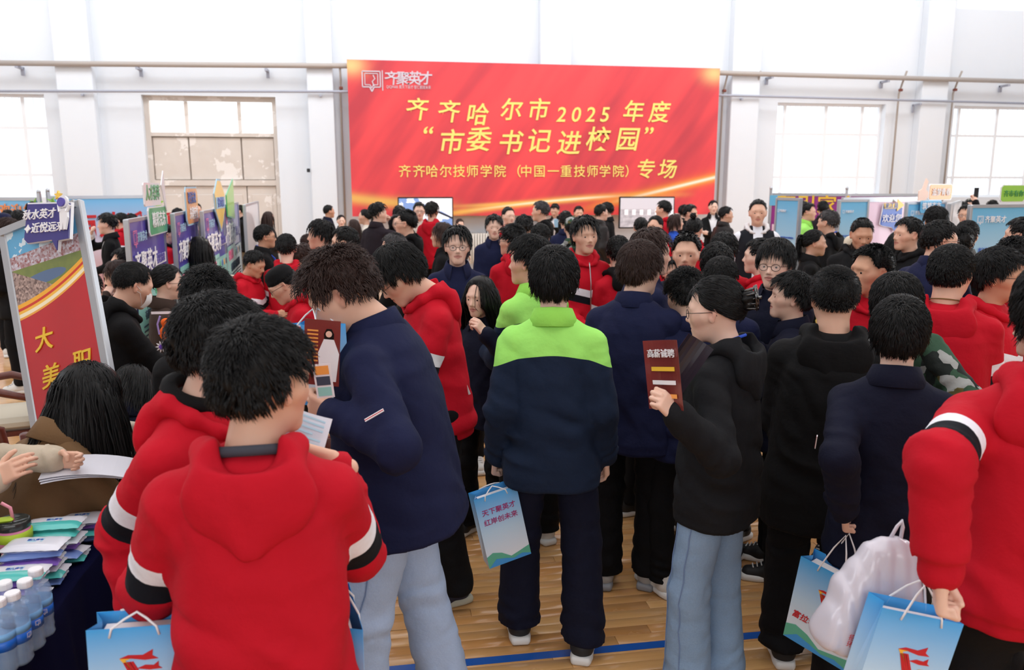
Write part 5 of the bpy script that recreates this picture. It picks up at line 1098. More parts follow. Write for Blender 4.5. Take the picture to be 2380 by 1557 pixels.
# ------------------------------------------------------------------ people
B = dict
CROWD = [
 # ---- foreground
 B(x=598, y=785, d=1.66, f=6, hy=42, hp=3, o='red', hair='quiff', wide=1.08, fit='wide', pxL=(455, 1180, 2.0, 'hold', ('E', 370, 1360, 1.85)), pxR=(782, 1080, 1.86, 'hold', ('E', 805, 1400, 1.6), .28, (0, .35, -1)), hdR=(-1, .12, .35), tone=1, s=.985, label='nearest person in red hoodie, back turned, white and black bands on the sleeves'),
 B(x=508, y=685, d=1.98, f=130, hy=-52, hp=6, lean=.04, o='redf', hair='quiff', glasses=1, zip=1, fit='wide', pxR=(335, 1455, 2.02, 'grip', ('E', 315, 1270, 2.0)), armL='hold', tone=0, label='person in zipped red hoodie with glasses, turned right beside the navy table'),
 B(x=742, y=595, d=2.66, f=-72, hy=-8, hp=24, lean=.16, o='navy', hair='fluffy', hs=(1.04, 1.06, 1.02), hc='r', wide=1.24, fat=.013, t='jean', fit='wide', shoe='grey', stance=.06, step=-.13, pxL=(770, 962, 2.5, 'hold', ('E', 915, 1050, 2.4), .95, (0, .3, 1)), pxR=(800, 905, 2.85, 'hold'), tag='L', hem=.78, tone=1, label='big person in navy work jacket and light jeans reading leaflets, fluffy brown hair'),
 B(x=1288, y=575, d=3.2, f=0, hy=4, o='green', hair='mop', fit='wide', t='navy', shoe='panda', wide=1.04, armL='grip', armR='down', stance=.05, step=-.07, hem=.76, seed=4, label='person from behind in slate jacket with bright green shoulders, holding a blue paper bag'),
 B(x=1665, y=635, d=2.88, f=-68, hy=-8, hp=8, fem=1, wide=1.02, o='char', hair='tied_bun', t='jean2', fit='wide', shoe='red', glasses=1, gcol=(190, 190, 196), lanyard=1, pxL=(1572, 962, 2.62, 'hold', ('E', 1640, 1110, 2.6), 1.0, (0, .3, 1)), pxR=(1608, 885, 2.95, 'hold', (.5, 0, -1), .8, (-.3, 0, 1)), hem=.79, step=-.04, stance=.0, tone=0, label='woman in charcoal hooded jacket and jeans reading a leaflet, claw clip bun and blue lanyard'),
 B(x=1488, y=560, d=3.75, f=8, hy=30, hp=4, o='navy', hair='mop2', hc='r', fit='wide', shoe='grey', wide=1.12, armR='hold', hem=.74, seed=9, label='broad person with brown hair seen from behind in navy jacket and wide black trousers'),
 B(x=1946, y=615, d=3.1, f=-6, hy=-4, o='black', hair='crop', hs=(1.1, 1.05, 1.03), wide=1.24, fat=.012, arms='low', fit='wide', shoe='black', hem=.66, tone=1, label='stocky person with cropped hair seen from behind in a long black padded jacket'),
 B(x=2098, y=690, d=2.62, f=-6, hy=4, o='navyd', hair='mop', hs=(.97, .97, .98), pxL=(1962, 1185, 2.66, 'grip'), armR='down', tag='L', tagu=.23, fit='wide', shoe='panda', hem=.75, seed=2, label='person with prominent ears seen from behind in dark navy jacket, holding a paper bag'),
 B(x=2490, y=600, d=1.86, f=-14, o='red', hair='mop', fit='wide', wide=1.12, hem=.88, pxL=(2185, 1335, 1.8, 'grip', ('E', 2160, 1160, 1.7)), label='person in red hoodie cut off by the right edge, carrying white and blue bags'),
 B(x=886, y=580, d=3.6, f=-100, hy=8, hp=34, lean=.12, o='redf', hair='mop', glasses=1, gcol=(170, 120, 90), arms='hold', fit='wide', shoe='navy', tone=1, label='person in red banded hoodie with glasses looking down, behind the big navy jacket'),
 B(x=1237, y=548, d=4.15, f=-38, hy=-30, o='green', hair='quiff', arms='hold', t='black', fit='wide', shoe='white', label='person in green shouldered jacket turned left, half hidden behind the other green jacket'),
 B(x=1116, y=638, d=4.35, f=-148, hy=0, hp=6, fem=1, o='navyd', hair='long', pxL=(1128, 775, 4.1, 'face', (.8, .2, -1), .8, (-.4, 0, 1)), fit='wide', shoe='panda', label='girl with long black hair in dark navy jacket looking left, hand at her shoulder'),
 B(x=1062, y=525, d=5.4, f=178, o='navy', hair='mop', glasses=1, arms='hold', label='person in navy jacket and glasses facing the camera with a black bowl fringe'),
 B(x=955, y=577, d=4.9, f=-62, hp=6, o='black', hair='crop', glasses=1, arms='hold', wide=1.1, label='short haired person with glasses in black hooded jacket behind the looking down red hoodie'),
 B(x=322, y=606, d=4.2, f=72, lean=.3, hp=6, o='black', hair='recede', mask=1, wide=1.1, armR='table', armL='table', tone=1, label='man in black hooded coat wearing a white face mask, leaning right'),
 B(x=384, y=611, d=4.9, f=82, hp=4, fem=1, o='brown', hair='tied_pony', glasses=1, gcol=(190, 180, 150), arms='low', label='woman in brown blazer with glasses behind the masked man'),
 B(x=480, y=625, d=3.0, f=0, hp=10, o='black', hair='fluffy', arms='hold', label='person with thick fluffy black hair behind the left red hoodie, face hidden'),
 B(x=232, y=838, d=3.08, f=58, lean=.36, hp=12, sit=1, fem=1, wide=1.0, o='coat', hair='long', arms='table', t='black', label='seated woman in camel coat bending over the table with very long black hair'),
 B(x=318, y=850, d=3.95, f=20, hp=25, lean=.3, sit=1, fem=1, o='navyd', hair='bob', arms='table', label='seated person with dark bob hair between the long haired woman and red hoodie'),
 B(x=392, y=824, d=3.35, f=-35, hp=25, lean=.25, sit=1, fem=1, o='grey', hair='tied_pony', arms='table', label='seated person with tied back dark hair just left of the red hoodie'),
 B(x=-125, y=775, d=2.62, f=78, lean=.2, fem=1, o='beige', hair='bob', pxL=(128, 1068, 2.75, 'reach', (.3, -.3, -1), .6, (.1, 0, 1)), pxR=(-8, 1112, 2.35, 'reach', (.6, -.6, -1), .5, (-.4, 0, 1)), label='person in beige cotton jacket at the left edge handing out leaflets'),
 # ---- left middle and back
 B(x=75, y=470, d=12.0, f=0, o='black', hair='mop', label='dark haired person behind the speech bubble sign'),
 B(x=17, y=487, d=11.0, f=20, o='black', hair='short', label='dark haired person in black at the far left edge, back row'),
 B(x=42, y=489, d=10.2, f=-20, o='navyd', hair='mop2', label='dark haired person just left of the speech bubble sign'),
 B(x=6, y=494, d=9.2, f=10, o='navyd', hat='beanie', hatc='n', hair='short', label='person in a navy beanie at the left edge'),
 B(x=18, y=507, d=7.6, f=-60, o='black', hair='mop', hc='r', arms='low', label='brown haired person in black standing beside the red poster stand'),
 B(x=250, y=496, d=9.6, f=-82, o='suit', hair='quiff', armR='drink', armL='low', wide=.98, label='man in black suit and white shirt drinking water from a bottle'),
 B(x=282, y=494, d=11.6, f=-60, o='red', hair='short', label='person in red behind the drinking man in the suit'),
 B(x=305, y=497, d=12.4, f=-20, o='black', hair='mop', label='dark head just above the purple board, behind the drinking man'),
 B(x=291, y=574, d=7.4, f=-95, sit=1, o='grey', hair='short', arms='low', label='seated short haired man in profile left of the purple board'),
 B(x=264, y=603, d=6.9, f=-85, sit=1, fem=1, hp=15, o='brown', hair='bob', hc='r', armL='face', label='seated woman with brown bob resting her chin on her hand'),
 B(x=200, y=626, d=5.7, f=10, sit=1, o='black', hair='short', lean=.2, label='seated person in dark jacket partly hidden by the red poster'),
 B(x=455, y=470, d=13.4, f=170, o='grey', hair='crop', label='man in grey jacket standing between the orange and pencil toppers'),
 B(x=444, y=512, d=11.6, f=60, o='redf', hair='short', arms='hold', label='person in red banded hoodie between the purple boards'),
 B(x=412, y=484, d=13.0, f=0, o='black', hair='mop', label='dark haired person behind the second purple board'),
 B(x=513, y=471, d=14.2, f=0, o='black', hair='mop2', label='dark haired person behind the pencil topper'),
 B(x=462, y=547, d=8.8, f=-60, sit=1, fem=1, o='grey', hair='long', arms='table', label='seated long haired woman between the second and third purple boards'),
 B(x=384, y=520, d=9.4, f=80, o='redblk', hair='short', arms='hold', label='person in red and navy holding papers right of the nearest purple board'),
 B(x=560, y=476, d=15.6, f=-75, o='black', hair='short', t='tan', arms='hold', label='man in black jacket and brown trousers standing by the old door'),
 B(x=622, y=490, d=13.2, f=60, fem=1, o='leather', hair='long', hc='r', arms='low', label='woman with long wavy brown hair in black jacket by the old door'),
 B(x=611, y=521, d=8.0, f=85, o='blackc', hair='short', glasses=1, lanyard=1, arms='phone', tone=2, label='man in dark jacket with glasses and blue lanyard facing right'),
 B(x=598, y=582, d=6.6, f=120, hp=22, o='redf', hair='short', arms='hold', tone=2, label='man with black hair looking down, left of the black beanie'),
 B(x=664, y=542, d=6.7, f=5, o='red', hair='short', arms='hold', label='person from behind in red hoodie, squared black hair, above the black beanie'),
 B(x=636, y=620, d=4.9, f=-85, hp=20, lean=.2, o='red', hat='beanie', glasses=1, hair='crop', arms='hold', tone=1, label='person in black beanie and red hoodie looking down to the left'),
 B(x=714, y=543, d=9.6, f=75, o='plum', hair='short', hc='r', label='brown haired person lit by warm light behind the red hoodies'),
 B(x=702, y=567, d=8.2, f=60, sit=1, o='beige', hair='mop', hc='r', label='seated brown haired person right of the squared haired red hoodie'),
 B(x=747, y=511, d=6.9, f=-80, o='redwht', hair='mop', arms='hold', label='person in red hoodie with white hood and mushroom haircut facing left'),
 B(x=804, y=525, d=6.3, f=-85, o='redf', hair='short', arms='hold', tone=1, label='person in red hoodie facing left behind the fluffy haired person'),
 B(x=762, y=475, d=14.6, f=75, o='navyd', hair='crop', tone=2, label='man in dark jacket standing by the white pillar left of the banner'),
 B(x=792, y=498, d=14.0, f=175, fem=1, o='grey', hair='tied', label='woman facing the camera by the left end of the banner'),
 B(x=822, y=508, d=12.4, f=-60, fem=1, o='plum', hair='long', hc='r', label='woman with long dark brown hair left of the man in black drinking'),
 B(x=849, y=485, d=12.6, f=-75, fem=1, o='cream', hair='tied_pony', label='woman with dark ponytail in cream top in front of the banner'),
 B(x=876, y=471, d=10.2, f=40, hy=40, o='plum', hair='mop', armR='drink', label='person in plum black jacket drinking in front of the banner'),
 B(x=928, y=478, d=11.2, f=0, o='black', hair='mop2', label='dark haired person in front of the left television corner'),
 B(x=922, y=497, d=10.4, f=170, fem=1, o='redf', hair='bob', glasses=1, label='person with fringe and glasses in red in front of the left television'),
 B(x=946, y=487, d=8.0, f=-80, o='black', hair='flat', glasses=1, arms='low', tone=1, label='man with glasses in black hooded jacket below the left television'),
 B(x=974, y=469, d=11.8, f=178, o='cream', hair='short', glasses=1, arms='low', label='man with glasses in pale shirt in front of the left television'),
 B(x=1003, y=469, d=11.4, f=20, o='red', hair='mop', label='person in red hoodie seen from behind before the left television'),
 B(x=1030, y=515, d=7.6, f=-80, fem=1, o='blackc', hair='bob', hc='r', arms='low', tone=1, label='woman with reddish brown hair in black facing left'),
 B(x=914, y=538, d=6.0, f=-70, hp=8, o='blackc', hair='crop', hc='g', arms='hold', tone=1, label='man with greying cropped hair facing left above the looking down hoodie'),
 B(x=1068, y=508, d=15.0, f=150, o='plum', hair='short', hc='r', label='small figure with reddish hair at the wall right of the left television'),
 B(x=1148, y=499, d=8.4, f=176, o='navy', hair='mop', arms='low', label='person in navy jacket facing the camera in front of the radiator'),
 B(x=1180, y=479, d=10.8, f=150, o='redf', hair='crop', label='crop haired person in red at the middle of the back row'),
 B(x=1193, y=522, d=6.4, f=-20, hy=-40, o='red', hair='curly', glasses=1, arms='hold', label='curly haired person with glasses in red hoodie turned away left'),
 # ---- centre back
 B(x=1259, y=466, d=10.4, f=-80, o='black', hair='short', hc='g', arms='low', tone=1, label='grey haired man in dark jacket facing left before the banner'),
 B(x=1289, y=473, d=14.8, f=-165, hp=20, o='suit', hair='short', arms='phone', label='man in dark suit looking at his phone before the banner'),
 B(x=1315, y=489, d=10.0, f=0, o='navy', hair='short', label='person from behind in navy jacket with short hair, centre back row'),
 B(x=1345, y=478, d=13.8, f=170, o='grey', hair='short', label='man facing the camera behind the camouflage cap'),
 B(x=1218, y=500, d=8.2, f=0, o='black', hair='mop', label='black haired head at the centre, left of the grey haired man'),
 B(x=1256, y=521, d=7.2, f=10, o='navyd', hair='mop2', label='black haired head directly above the slick haired green jacket person'),
 B(x=1330, y=503, d=8.4, f=-5, o='camo', hat='camocap', hair='crop', label='person in camouflage cap and jacket seen from behind'),
 B(x=1358, y=502, d=5.7, f=158, o='redf', hair='mop', zip=1, arms='low', tone=1, label='person in zipped red hoodie facing right with thick black hair, centre'),
 B(x=1396, y=474, d=12.2, f=60, o='leather', hair='short', label='man in black leather jacket by the right television'),
 B(x=1412, y=469, d=12.6, f=-75, o='suit', hair='short', wide=1.0, label='man in black suit left of the right television'),
 B(x=1438, y=546, d=5.7, f=-40, hy=40, o='redblk', hair='short', arms='hold', label='person in red jacket with black hood behind the brown haired person'),
 B(x=1545, y=465, d=11.6, f=-75, o='redf', hair='short', label='person in red hoodie in front of the right television'),
 B(x=1525, y=499, d=9.0, f=-150, fem=1, o='redf', hair='tied', label='woman with pulled back hair in red below the right television'),
 B(x=1490, y=503, d=9.2, f=0, fem=1, o='redf', hair='tied_pony', label='girl with dark ponytail below the right television, seen from behind'),
 B(x=1570, y=495, d=11.2, f=75, fem=1, o='blue', hair='bob', hc='r', label='woman with short brown bob in bright blue top'),
 B(x=1603, y=474, d=11.6, f=110, o='blackc', hair='short', tone=1, label='man in dark jacket facing right below the banner corner'),
 B(x=1590, y=475, d=13.6, f=60, o='black', hair='short', label='dark haired man just behind the dark jacket man at banner corner'),
 B(x=1614, y=503, d=8.2, f=20, fem=1, o='red', hair='tied_topbun', label='girl with a high bun in red seen from behind'),
 B(x=1658, y=464, d=14.6, f=170, fem=1, o='suit', hair='tied', arms='cross', label='woman in black suit with arms crossed at the white wall'),
 B(x=1686, y=479, d=12.0, f=50, hy=30, o='leather', hair='short', tone=1, label='man in brown black leather jacket facing right at the white wall'),
 B(x=1763, y=461, d=8.3, f=172, hy=5, o='vest', hair='crop', arms='down', wide=1.1, label='tall man in white hoodie under a black vest, right of the banner'),
 B(x=1514, y=531, d=4.5, f=70, hp=4, o='navy', hair='mop', hc='r', arms='hold', wide=1.1, label='tall brown haired person facing right behind the broad navy back'),
 B(x=1598, y=539, d=4.9, f=-172, hy=-4, o='navyd', hair='flat', arms='hold', tone=1, label='person with flat topped black hair facing the camera at the centre'),
 B(x=1563, y=598, d=6.0, f=170, o='redf', hair='mop', glasses=1, arms='hold', label='person with glasses in red peeking out beside the flat topped hair'),
 B(x=1684, y=541, d=5.6, f=10, o='red', hair='mop', arms='hold', label='black haired person in red behind the banded red hoodie, centre right'),
 B(x=1668, y=566, d=4.6, f=-10, o='red', hair='mop2', arms='hold', wide=1.04, label='person in red hoodie with sleeve bands behind the claw clip woman'),
 B(x=1676, y=595, d=4.0, f=15, o='navy', hair='short', arms='hold', wide=1.08, label='person in navy jacket directly behind the claw clip woman'),
 B(x=1590, y=626, d=3.8, f=-30, hp=15, o='navy', hair='curly', arms='hold', label='curly black haired person in navy left of the claw clip woman'),
 B(x=1772, y=552, d=5.4, f=-85, o='redf', hair='short', arms='hold', label='person in profile facing left in red behind the round glasses person'),
 B(x=1808, y=556, d=4.2, f=-155, hy=-8, o='navyd', hair='mop', glasses=1, arms='read', label='person with round glasses and heavy fringe in dark navy, right of centre'),
 # ---- right
 B(x=1856, y=631, d=3.9, f=-88, hy=-10, hp=-6, o='navyd', hair='quiff', hs=(1.02, 1, 1), arms='hold', s=.9, label='person with spiky fringe in profile facing left beside the stocky black jacket'),
 B(x=2036, y=568, d=4.0, f=-168, hy=38, o='red', hair='flat', arms='hold', tone=2, label='person with short upright hair in red facing right, above the mop haired head'),
 B(x=1877, y=470, d=11.4, f=100, o='greenb', hair='short', label='man in brown jacket with green shoulders at the right boards'),
 B(x=1930, y=487, d=8.4, f=-70, o='black', hair='short', hc='g', lanyard=1, tone=1, label='man with greying hair, black jacket and blue lanyard at right'),
 B(x=1891, y=531, d=7.0, f=85, fem=1, o='blackc', hair='tied_pony', label='woman with ponytail in black facing right'),
 B(x=2008, y=505, d=6.4, f=165, hp=18, o='black', hair='crop', wide=1.15, arms='hold', tone=2, label='man in black jacket looking down behind the cream cap'),
 B(x=1986, y=545, d=6.6, f=0, fem=1, o='yellow', hat='cap', hair='tied_pony', hc='r', label='woman in cream cap and yellow top seen from behind'),
 B(x=2118, y=503, d=6.2, f=-125, o='black', hair='short', arms='low', tone=1, label='man in black facing left with his mouth open at right'),
 B(x=2087, y=536, d=7.2, f=0, fem=1, o='blackc', hair='long', label='long haired woman left of the open mouthed man'),
 B(x=2184, y=510, d=5.2, f=35, hy=30, o='navy', hair='short', glasses=1, wide=1.22, fat=.01, arms='hold', tone=1, label='heavy man in navy jacket and glasses, back turned, at right'),
 B(x=2179, y=480, d=7.8, f=-30, o='blackc', hair='mop', label='dark haired person behind the heavy navy jacket man'),
 B(x=2250, y=511, d=6.7, f=15, o='grey', hair='short', wide=1.1, label='person in dark grey with back turned before the large blue board'),
 B(x=2236, y=528, d=6.2, f=-10, o='black', hair='curly', label='curly haired person right of the heavy navy jacket man'),
 B(x=2214, y=566, d=3.6, f=6, hy=8, o='red', hair='short', hs=(1.05, 1.03, 1), wide=1.22, fat=.012, arms='low', tone=1, label='broad person in red hoodie from behind with beaded necklace at right'),
 B(x=2322, y=576, d=3.75, f=112, hy=-8, o='redf', hair='mop2', glasses=1, wide=1.08, arms='low', tone=2, label='person with dark glasses in red banded hoodie facing right near the right edge'),
 B(x=2090, y=636, d=3.25, f=10, hp=10, o='camo', hair='mop', hs=(1.05, 1.05, 1), pxR=(2160, 800, 3.05, 'face', ('E', 2235, 960, 3.05), .9, (-.5, -.5, .6)), label='mop haired person in camouflage jacket with hand raised to the face'),
 B(x=2384, y=503, d=5.8, f=-80, o='blackc', hair='short', tone=1, label='person facing left cut by the right edge above the curly head'),
 B(x=2364, y=552, d=4.7, f=70, o='redwht', hair='curly', arms='hold', tone=1, label='curly haired person in red and white collar at the right edge'),
 B(x=2452, y=690, d=2.95, f=-80, o='redf', hair='short', arms='hold', label='person in red banded hoodie at the right edge facing left'),
 B(x=1914, y=466, d=13.0, f=0, o='plum', hair='short', label='dark haired person in front of the purple backdrop'),
 B(x=1862, y=465, d=12.4, f=60, o='black', hair='short', label='dark haired person right of the narrow blue board'),
 B(x=2256, y=461, d=13.2, f=170, o='grey', hair='short', glasses=1, label='man with glasses at the back beside the far right window'),
 B(x=2308, y=464, d=12.8, f=0, o='black', hair='short', label='dark head above the large sky blue board'),
 B(x=2238, y=468, d=12.0, f=-40, o='black', hair='short', armR='up', label='person raising a phone high beside the far right window'),
 B(x=2248, y=474, d=10.0, f=-170, o='beige', hair='short', glasses=1, tone=1, label='man with glasses left of the large sky blue board'),
 B(x=1120, y=540, d=12.5, f=30, o='black', hair='short', label='person in black behind the navy jacket boy near the radiator') if 0 else None,
 B(x=1000, y=560, d=6.9, f=30, o='blackc', hair='mop', label='person in black behind the reddish haired woman') if 0 else None,
]
P = {}
for q in CROWD:
    if q: P[(q['x'], q['y'])] = person(q)
def who(x): return next(v for k, v in P.items() if k[0] == x)

# ------------------------------------------------------------------ paper bags
BLUEBAG = grad('blue_to_white_paper', (236, 238, 246), (58, 170, 244), (190, 222, 248)); BIN = mat('white_paper', (236, 236, 240), .6); ROPE = mat('white_rope', (238, 238, 242), .8)
RIN = mat('crimson_ink', (200, 28, 40), .5); GOLDI = mat('gold_ink', (246, 186, 60), .5); HG = mat('green_hill_print', (92, 178, 150), .5); HB = mat('blue_hill_print', (60, 150, 220), .5)
def flag(parent, M, s):
    a = MB().slab([(-.5, .42), (-.3, .5), (.05, .48), (.3, .62), (.28, .45), (.42, .36), (.1, .34), (-.2, .4)], .004).slab([(-.1, .12), (.1, .2), (.3, .18), (.42, .28), (.42, .14), (.5, .08), (.2, .06)], .004)
    for k in range(4): a.slab([(-.42 + k * .05, .30), (-.36 + k * .06, .32), (-.02 + k * .085 - .0, -.55), (-.08 + k * .085, -.55)], .004)
    a.build('emblem', RIN, parent, M @ Matrix.Diagonal((s, 1, s, 1)))
    b = MB(); b.tube([(.32 + .2 * math.cos(t), 0, -.3 + .2 * math.sin(t)) for t in [.9 + k * .5 for k in range(10)]], .035, 5)
    MB().slab([(-.5, .42), (-.42, .30), (-.2, .05), (-.36, .36), (-.2, .42)], .004).build('emblem_gold', GOLDI, parent, M @ Matrix.Diagonal((s, .06, s, 1)))
    b.build('emblem_gold', GOLDI, parent, M @ Matrix.Diagonal((s, .06, s, 1)))
def bag(M, label, W_=.235, H=.32, D=.075, hand=None, front='富拉尔基欢迎您', emb=True, up=.16):
    """origin = middle of the top rim; hangs down; printed face looks along -y"""
    e = empty('paper_bag', M, label, 'bag', 'blue paper gift bags'); w, d = W_ / 2, D / 2; b = MB()
    for sy in (-1, 1): b.box((0, sy * d, -H / 2), (W_, .0012, H))
    for sx in (-1, 1): b.add([(sx * w, -d, 0), (sx * w, d, 0), (sx * (w - .022), 0, 0), (sx * w, -d, -H), (sx * w, d, -H), (sx * w, 0, -H * .8)], [(0, 2, 5, 3), (2, 1, 4, 5), (3, 5, 4)])
    b.box((0, 0, -H), (W_, D, .0015)); b.build('bag_body', BLUEBAG, e)
    MB().box((0, 0, -.02), (W_ - .05, D * .5, .002)).build('contents', BIN, e)
    for sy in (-1, 1):
        y = sy * (d + .002); MB().tube([(-.05, y, -.02), (-.045, y, .0), (-.022, y * .6, up * .6), (0, y * .25, up), (.022, y * .6, up * .6), (.045, y, 0), (.05, y, -.02)], .0028, 6).build('rope_handle', ROPE, e, smooth=True)
    y = -d - .0022
    if emb: flag(e, TR(.01, y, -H * .38), .085)
    else: pass
    if front:
        if '\n' in front: text('lettering', front, .030, mat('magenta_ink', (166, 36, 110), .5), e, TR(0, y, -H * .30), bold=.010, line=1.5, extrude=.0004)
        else: text('lettering', front, .030, RIN, e, TR(0, y, -H * .68), bold=.014, shear=.25, extrude=.0004)
    for m, pts in ((HG, [(-w, -H), (-w, -H * .84), (-w * .7, -H * .80), (-w * .3, -H * .84), (w * .1, -H * .93), (w * .5, -H * .90), (w, -H * .86), (w, -H)]), (HB, [(-w, -H), (-w * .6, -H * .9), (-w * .2, -H * .93), (w * .2, -H * .97), (w * .6, -H * .94), (w, -H * .98), (w, -H)])):
        MB().slab(pts, .0008).build('hill_print', m, e, TR(0, y + (0 if m is HG else -.001), 0))
    return e
def hang(pn, side, yaw, tilt, label, up=.16, drop=.07, dx=0, dy=0, **k):
    q = wrist(who(pn), side); M = TR(q.x + dx, q.y + dy, q.z - drop - up) @ RZ(math.radians(yaw)) @ Matrix.Rotation(math.radians(tilt), 4, 'Y'); return bag(M, label, up=up, **k)
hang(1288, 'L', 10, -12, 'blue paper bag with two magenta lines of text held by the green shouldered person', front='天下聚英才\n红岸创未来', emb=False, up=.02, H=.32, drop=.09, D=.08, dx=-.03, dy=-.10, W_=.19)
bag(TR(*at(322, 1436, 1.74)) @ RZ(math.radians(2)) @ Matrix.Rotation(.03, 4, 'Y'), 'blue paper bag with red flag emblem beside the navy table at lower left', up=.02, W_=.19, H=.28)
hang(2098, 'L', -58, 8, 'blue paper bag seen nearly edge on, held at right by the dark navy jacket', up=.13, D=.09, drop=.08)
hang(2490, 'L', -10, 12, 'blue paper bag with red flag emblem at lower right edge', up=.07, drop=.07, H=.34, dy=.10, dx=.025, W_=.20)
M = TR(*at(790, 1412, 1.95)) @ RZ(math.radians(-80)) @ Matrix.Rotation(0, 4, 'Y'); bag(M, 'blue paper bag showing only its side, right of the front red hoodie', up=.05)
# leaflets
def card(name, label, M, w, h, m, cat='leaflet', curve=0.0, t=.0015, group=None):
    e = empty(name, M, label, cat, group); b = MB(); n = 8; V = []
    for i in range(n + 1):
        x = (i / n - .5) * w; y = curve * (1 - (2 * i / n - 1) ** 2)
        V += [(x, y, -h / 2), (x, y, h / 2), (x, y + t, h / 2), (x, y + t, -h / 2)]
    Fs = [(4 * i + k, 4 * i + (k + 1) % 4, 4 * i + 4 + (k + 1) % 4, 4 * i + 4 + k) for i in range(n) for k in range(4)] + [(0, 1, 2, 3), (4 * n + 3, 4 * n + 2, 4 * n + 1, 4 * n)]
    b.add(V, Fs); b.build('sheet', m, e, smooth=False); return e
BROWN = P2('dark_red_brown_print', (120, 48, 44))
bg_ = bag(TR(*at(735, 752, 2.62)) @ RZ(math.radians(-42)) @ Matrix.Rotation(math.radians(-2), 4, 'Y'), 'blue paper bag held up with the leaflets by the big navy jacket', up=.05, W_=.19, H=.27, emb=False, front=None)
e = card('magazine', 'dark red magazine with a woman in white on its cover, held by the navy jacket', TR(*at(748, 820, 2.50)) @ RZ(math.radians(-14)) @ Matrix.Rotation(math.radians(4), 4, 'Y'), .115, .21, BROWN, 'magazine')
MB().slab([(-.022, -.09), (.03, -.09), (.038, .0), (.02, .045), (-.012, .045), (-.03, .0)], .001).build('printed_blouse', WHT, e, TR(.018, -.002, 0)); MB().lathe([(.001, -.001), (.010, -.001), (.010, .001), (.001, .001)], 14, Matrix.Rotation(PI / 2, 4, 'X')).build('printed_face', SKIN[0], e, TR(.022, -.003, .062)); MB().slab([(-.014, -.03), (.014, -.03), (.016, .0), (.008, .016), (-.008, .016), (-.016, .0)], .001).build('printed_hair', HAIR_BLACK, e, TR(.022, -.0015, .062))
o_ = MB(); [o_.box((-.03, -.001, .07 - k * .012), (.035, .001, .005)) for k in range(9)]; o_ = o_.build('fine_print', ORG, e); o_['kind'] = 'stuff'
e = card('leaflet', 'white printed sheet with a red heading held between the red hoodie and navy jacket', TR(*at(694, 815, 2.62)) @ RZ(math.radians(6)) @ Matrix.Rotation(math.radians(5), 4, 'Y'), .125, .17, WHT); MB().box((0, -.001, .076), (.12, .001, .008)).build('heading_bar', RIN, e); sheet_lines(e, 0, .06, .1, 10, .012, LINK, y=-.0015)
e = card('leaflet', 'small photo card with three pictures held below the magazine', TR(*at(752, 885, 2.40)) @ RZ(math.radians(-14)) @ Matrix.Rotation(math.radians(-6), 4, 'Y'), .055, .105, WHT); [MB().box((.0, -.001, .033 - k * .033), (.042, .001, .027)).build('printed_photo', (ORG, INK, TEAL)[k], e) for k in range(3)]
e = card('leaflet', 'pale folded newspaper sheet held by the front red hoodie', TR(*at(690, 1010, 1.86)) @ RZ(math.radians(20)) @ Matrix.Rotation(math.radians(28), 4, 'Y') @ Matrix.Rotation(math.radians(-25), 4, 'X'), .15, .13, mat('newsprint', (216, 216, 226), .7), curve=.02); sheet_lines(e, 0, .05, .12, 8, .012, LINK, y=.0)
e = card('magazine', 'dark red recruitment magazine held open by the claw clip woman', TR(*at(1540, 872, 2.62)) @ RZ(math.radians(-62)) @ Matrix.Rotation(math.radians(-10), 4, 'Y'), .15, .23, BROWN, 'magazine', curve=.012); text('lettering', '高薪诚聘', .03, WINK, e, TR(0, .0, .07)); [MB().box((0, .004, .02 - k * .045), (.1, .002, .014)).build('printed_bar', (YINK, WINK, ORG)[k], e) for k in range(3)]
e = card('leaflet', 'dark glossy page curling back from the open magazine', TR(*at(1590, 850, 2.70)) @ RZ(math.radians(-15)) @ Matrix.Rotation(math.radians(32), 4, 'Y'), .10, .2, mat('dark_glossy_page', (44, 40, 50), .2), curve=.02)
card('leaflet', 'white sheet tucked under the arm of the looking down red hoodie', TR(*at(1052, 878, 3.7)) @ RZ(math.radians(-30)) @ Matrix.Rotation(math.radians(-24), 4, 'Y'), .11, .2, WHT)
# white plastic carrier
c = wrist(who(2490), 'L')
def pb(Pn):
    z = Pn[:, 2]; w = np.interp(z, [-.42, -.2, -.05, 0], [.16, .14, .09, .04]); d = smax(np.abs(Pn[:, 0]) - w, np.abs(Pn[:, 1]) - w * .5, .05); d = smax(smax(d, z, .02), -.40 - z, .05)
    return (d * .8 + .006 * wob(Pn, 20, 3) + .0022 * (1 - 2 * np.abs(np.sin(Pn[:, 0] * 60 + 14 * z + 2 * wob(Pn, 15, 5))))).astype(np.float32)
V, Q = snet(pb, (-.19, -.13, -.44), (.19, .13, .03), .009)
pm = mat('white_plastic_film', (236, 232, 244), .3, Transmission_Weight=.25, Coat_Weight=.4); e = empty('plastic_bag', TR(c.x + .06, c.y + .24, c.z - .02) @ Matrix.Rotation(.28, 4, 'Y') @ Matrix.Scale(.82, 4), 'crumpled white plastic carrier bag with red print at lower right', 'bag')
link('bag_body', mesh_np('bag_body', V, Q, [pm]), e); text('lettering', '招聘会\n环保袋', .022, RIN, e, TR(-.08, -.092, -.33), extrude=.0004)
MB().tube([(-.02, 0, -.02), (-.01, 0, .03), (0, 0, .05), (.01, 0, .03), (.02, 0, -.02)], .006, 6).build('bag_handle', pm, e, smooth=True)
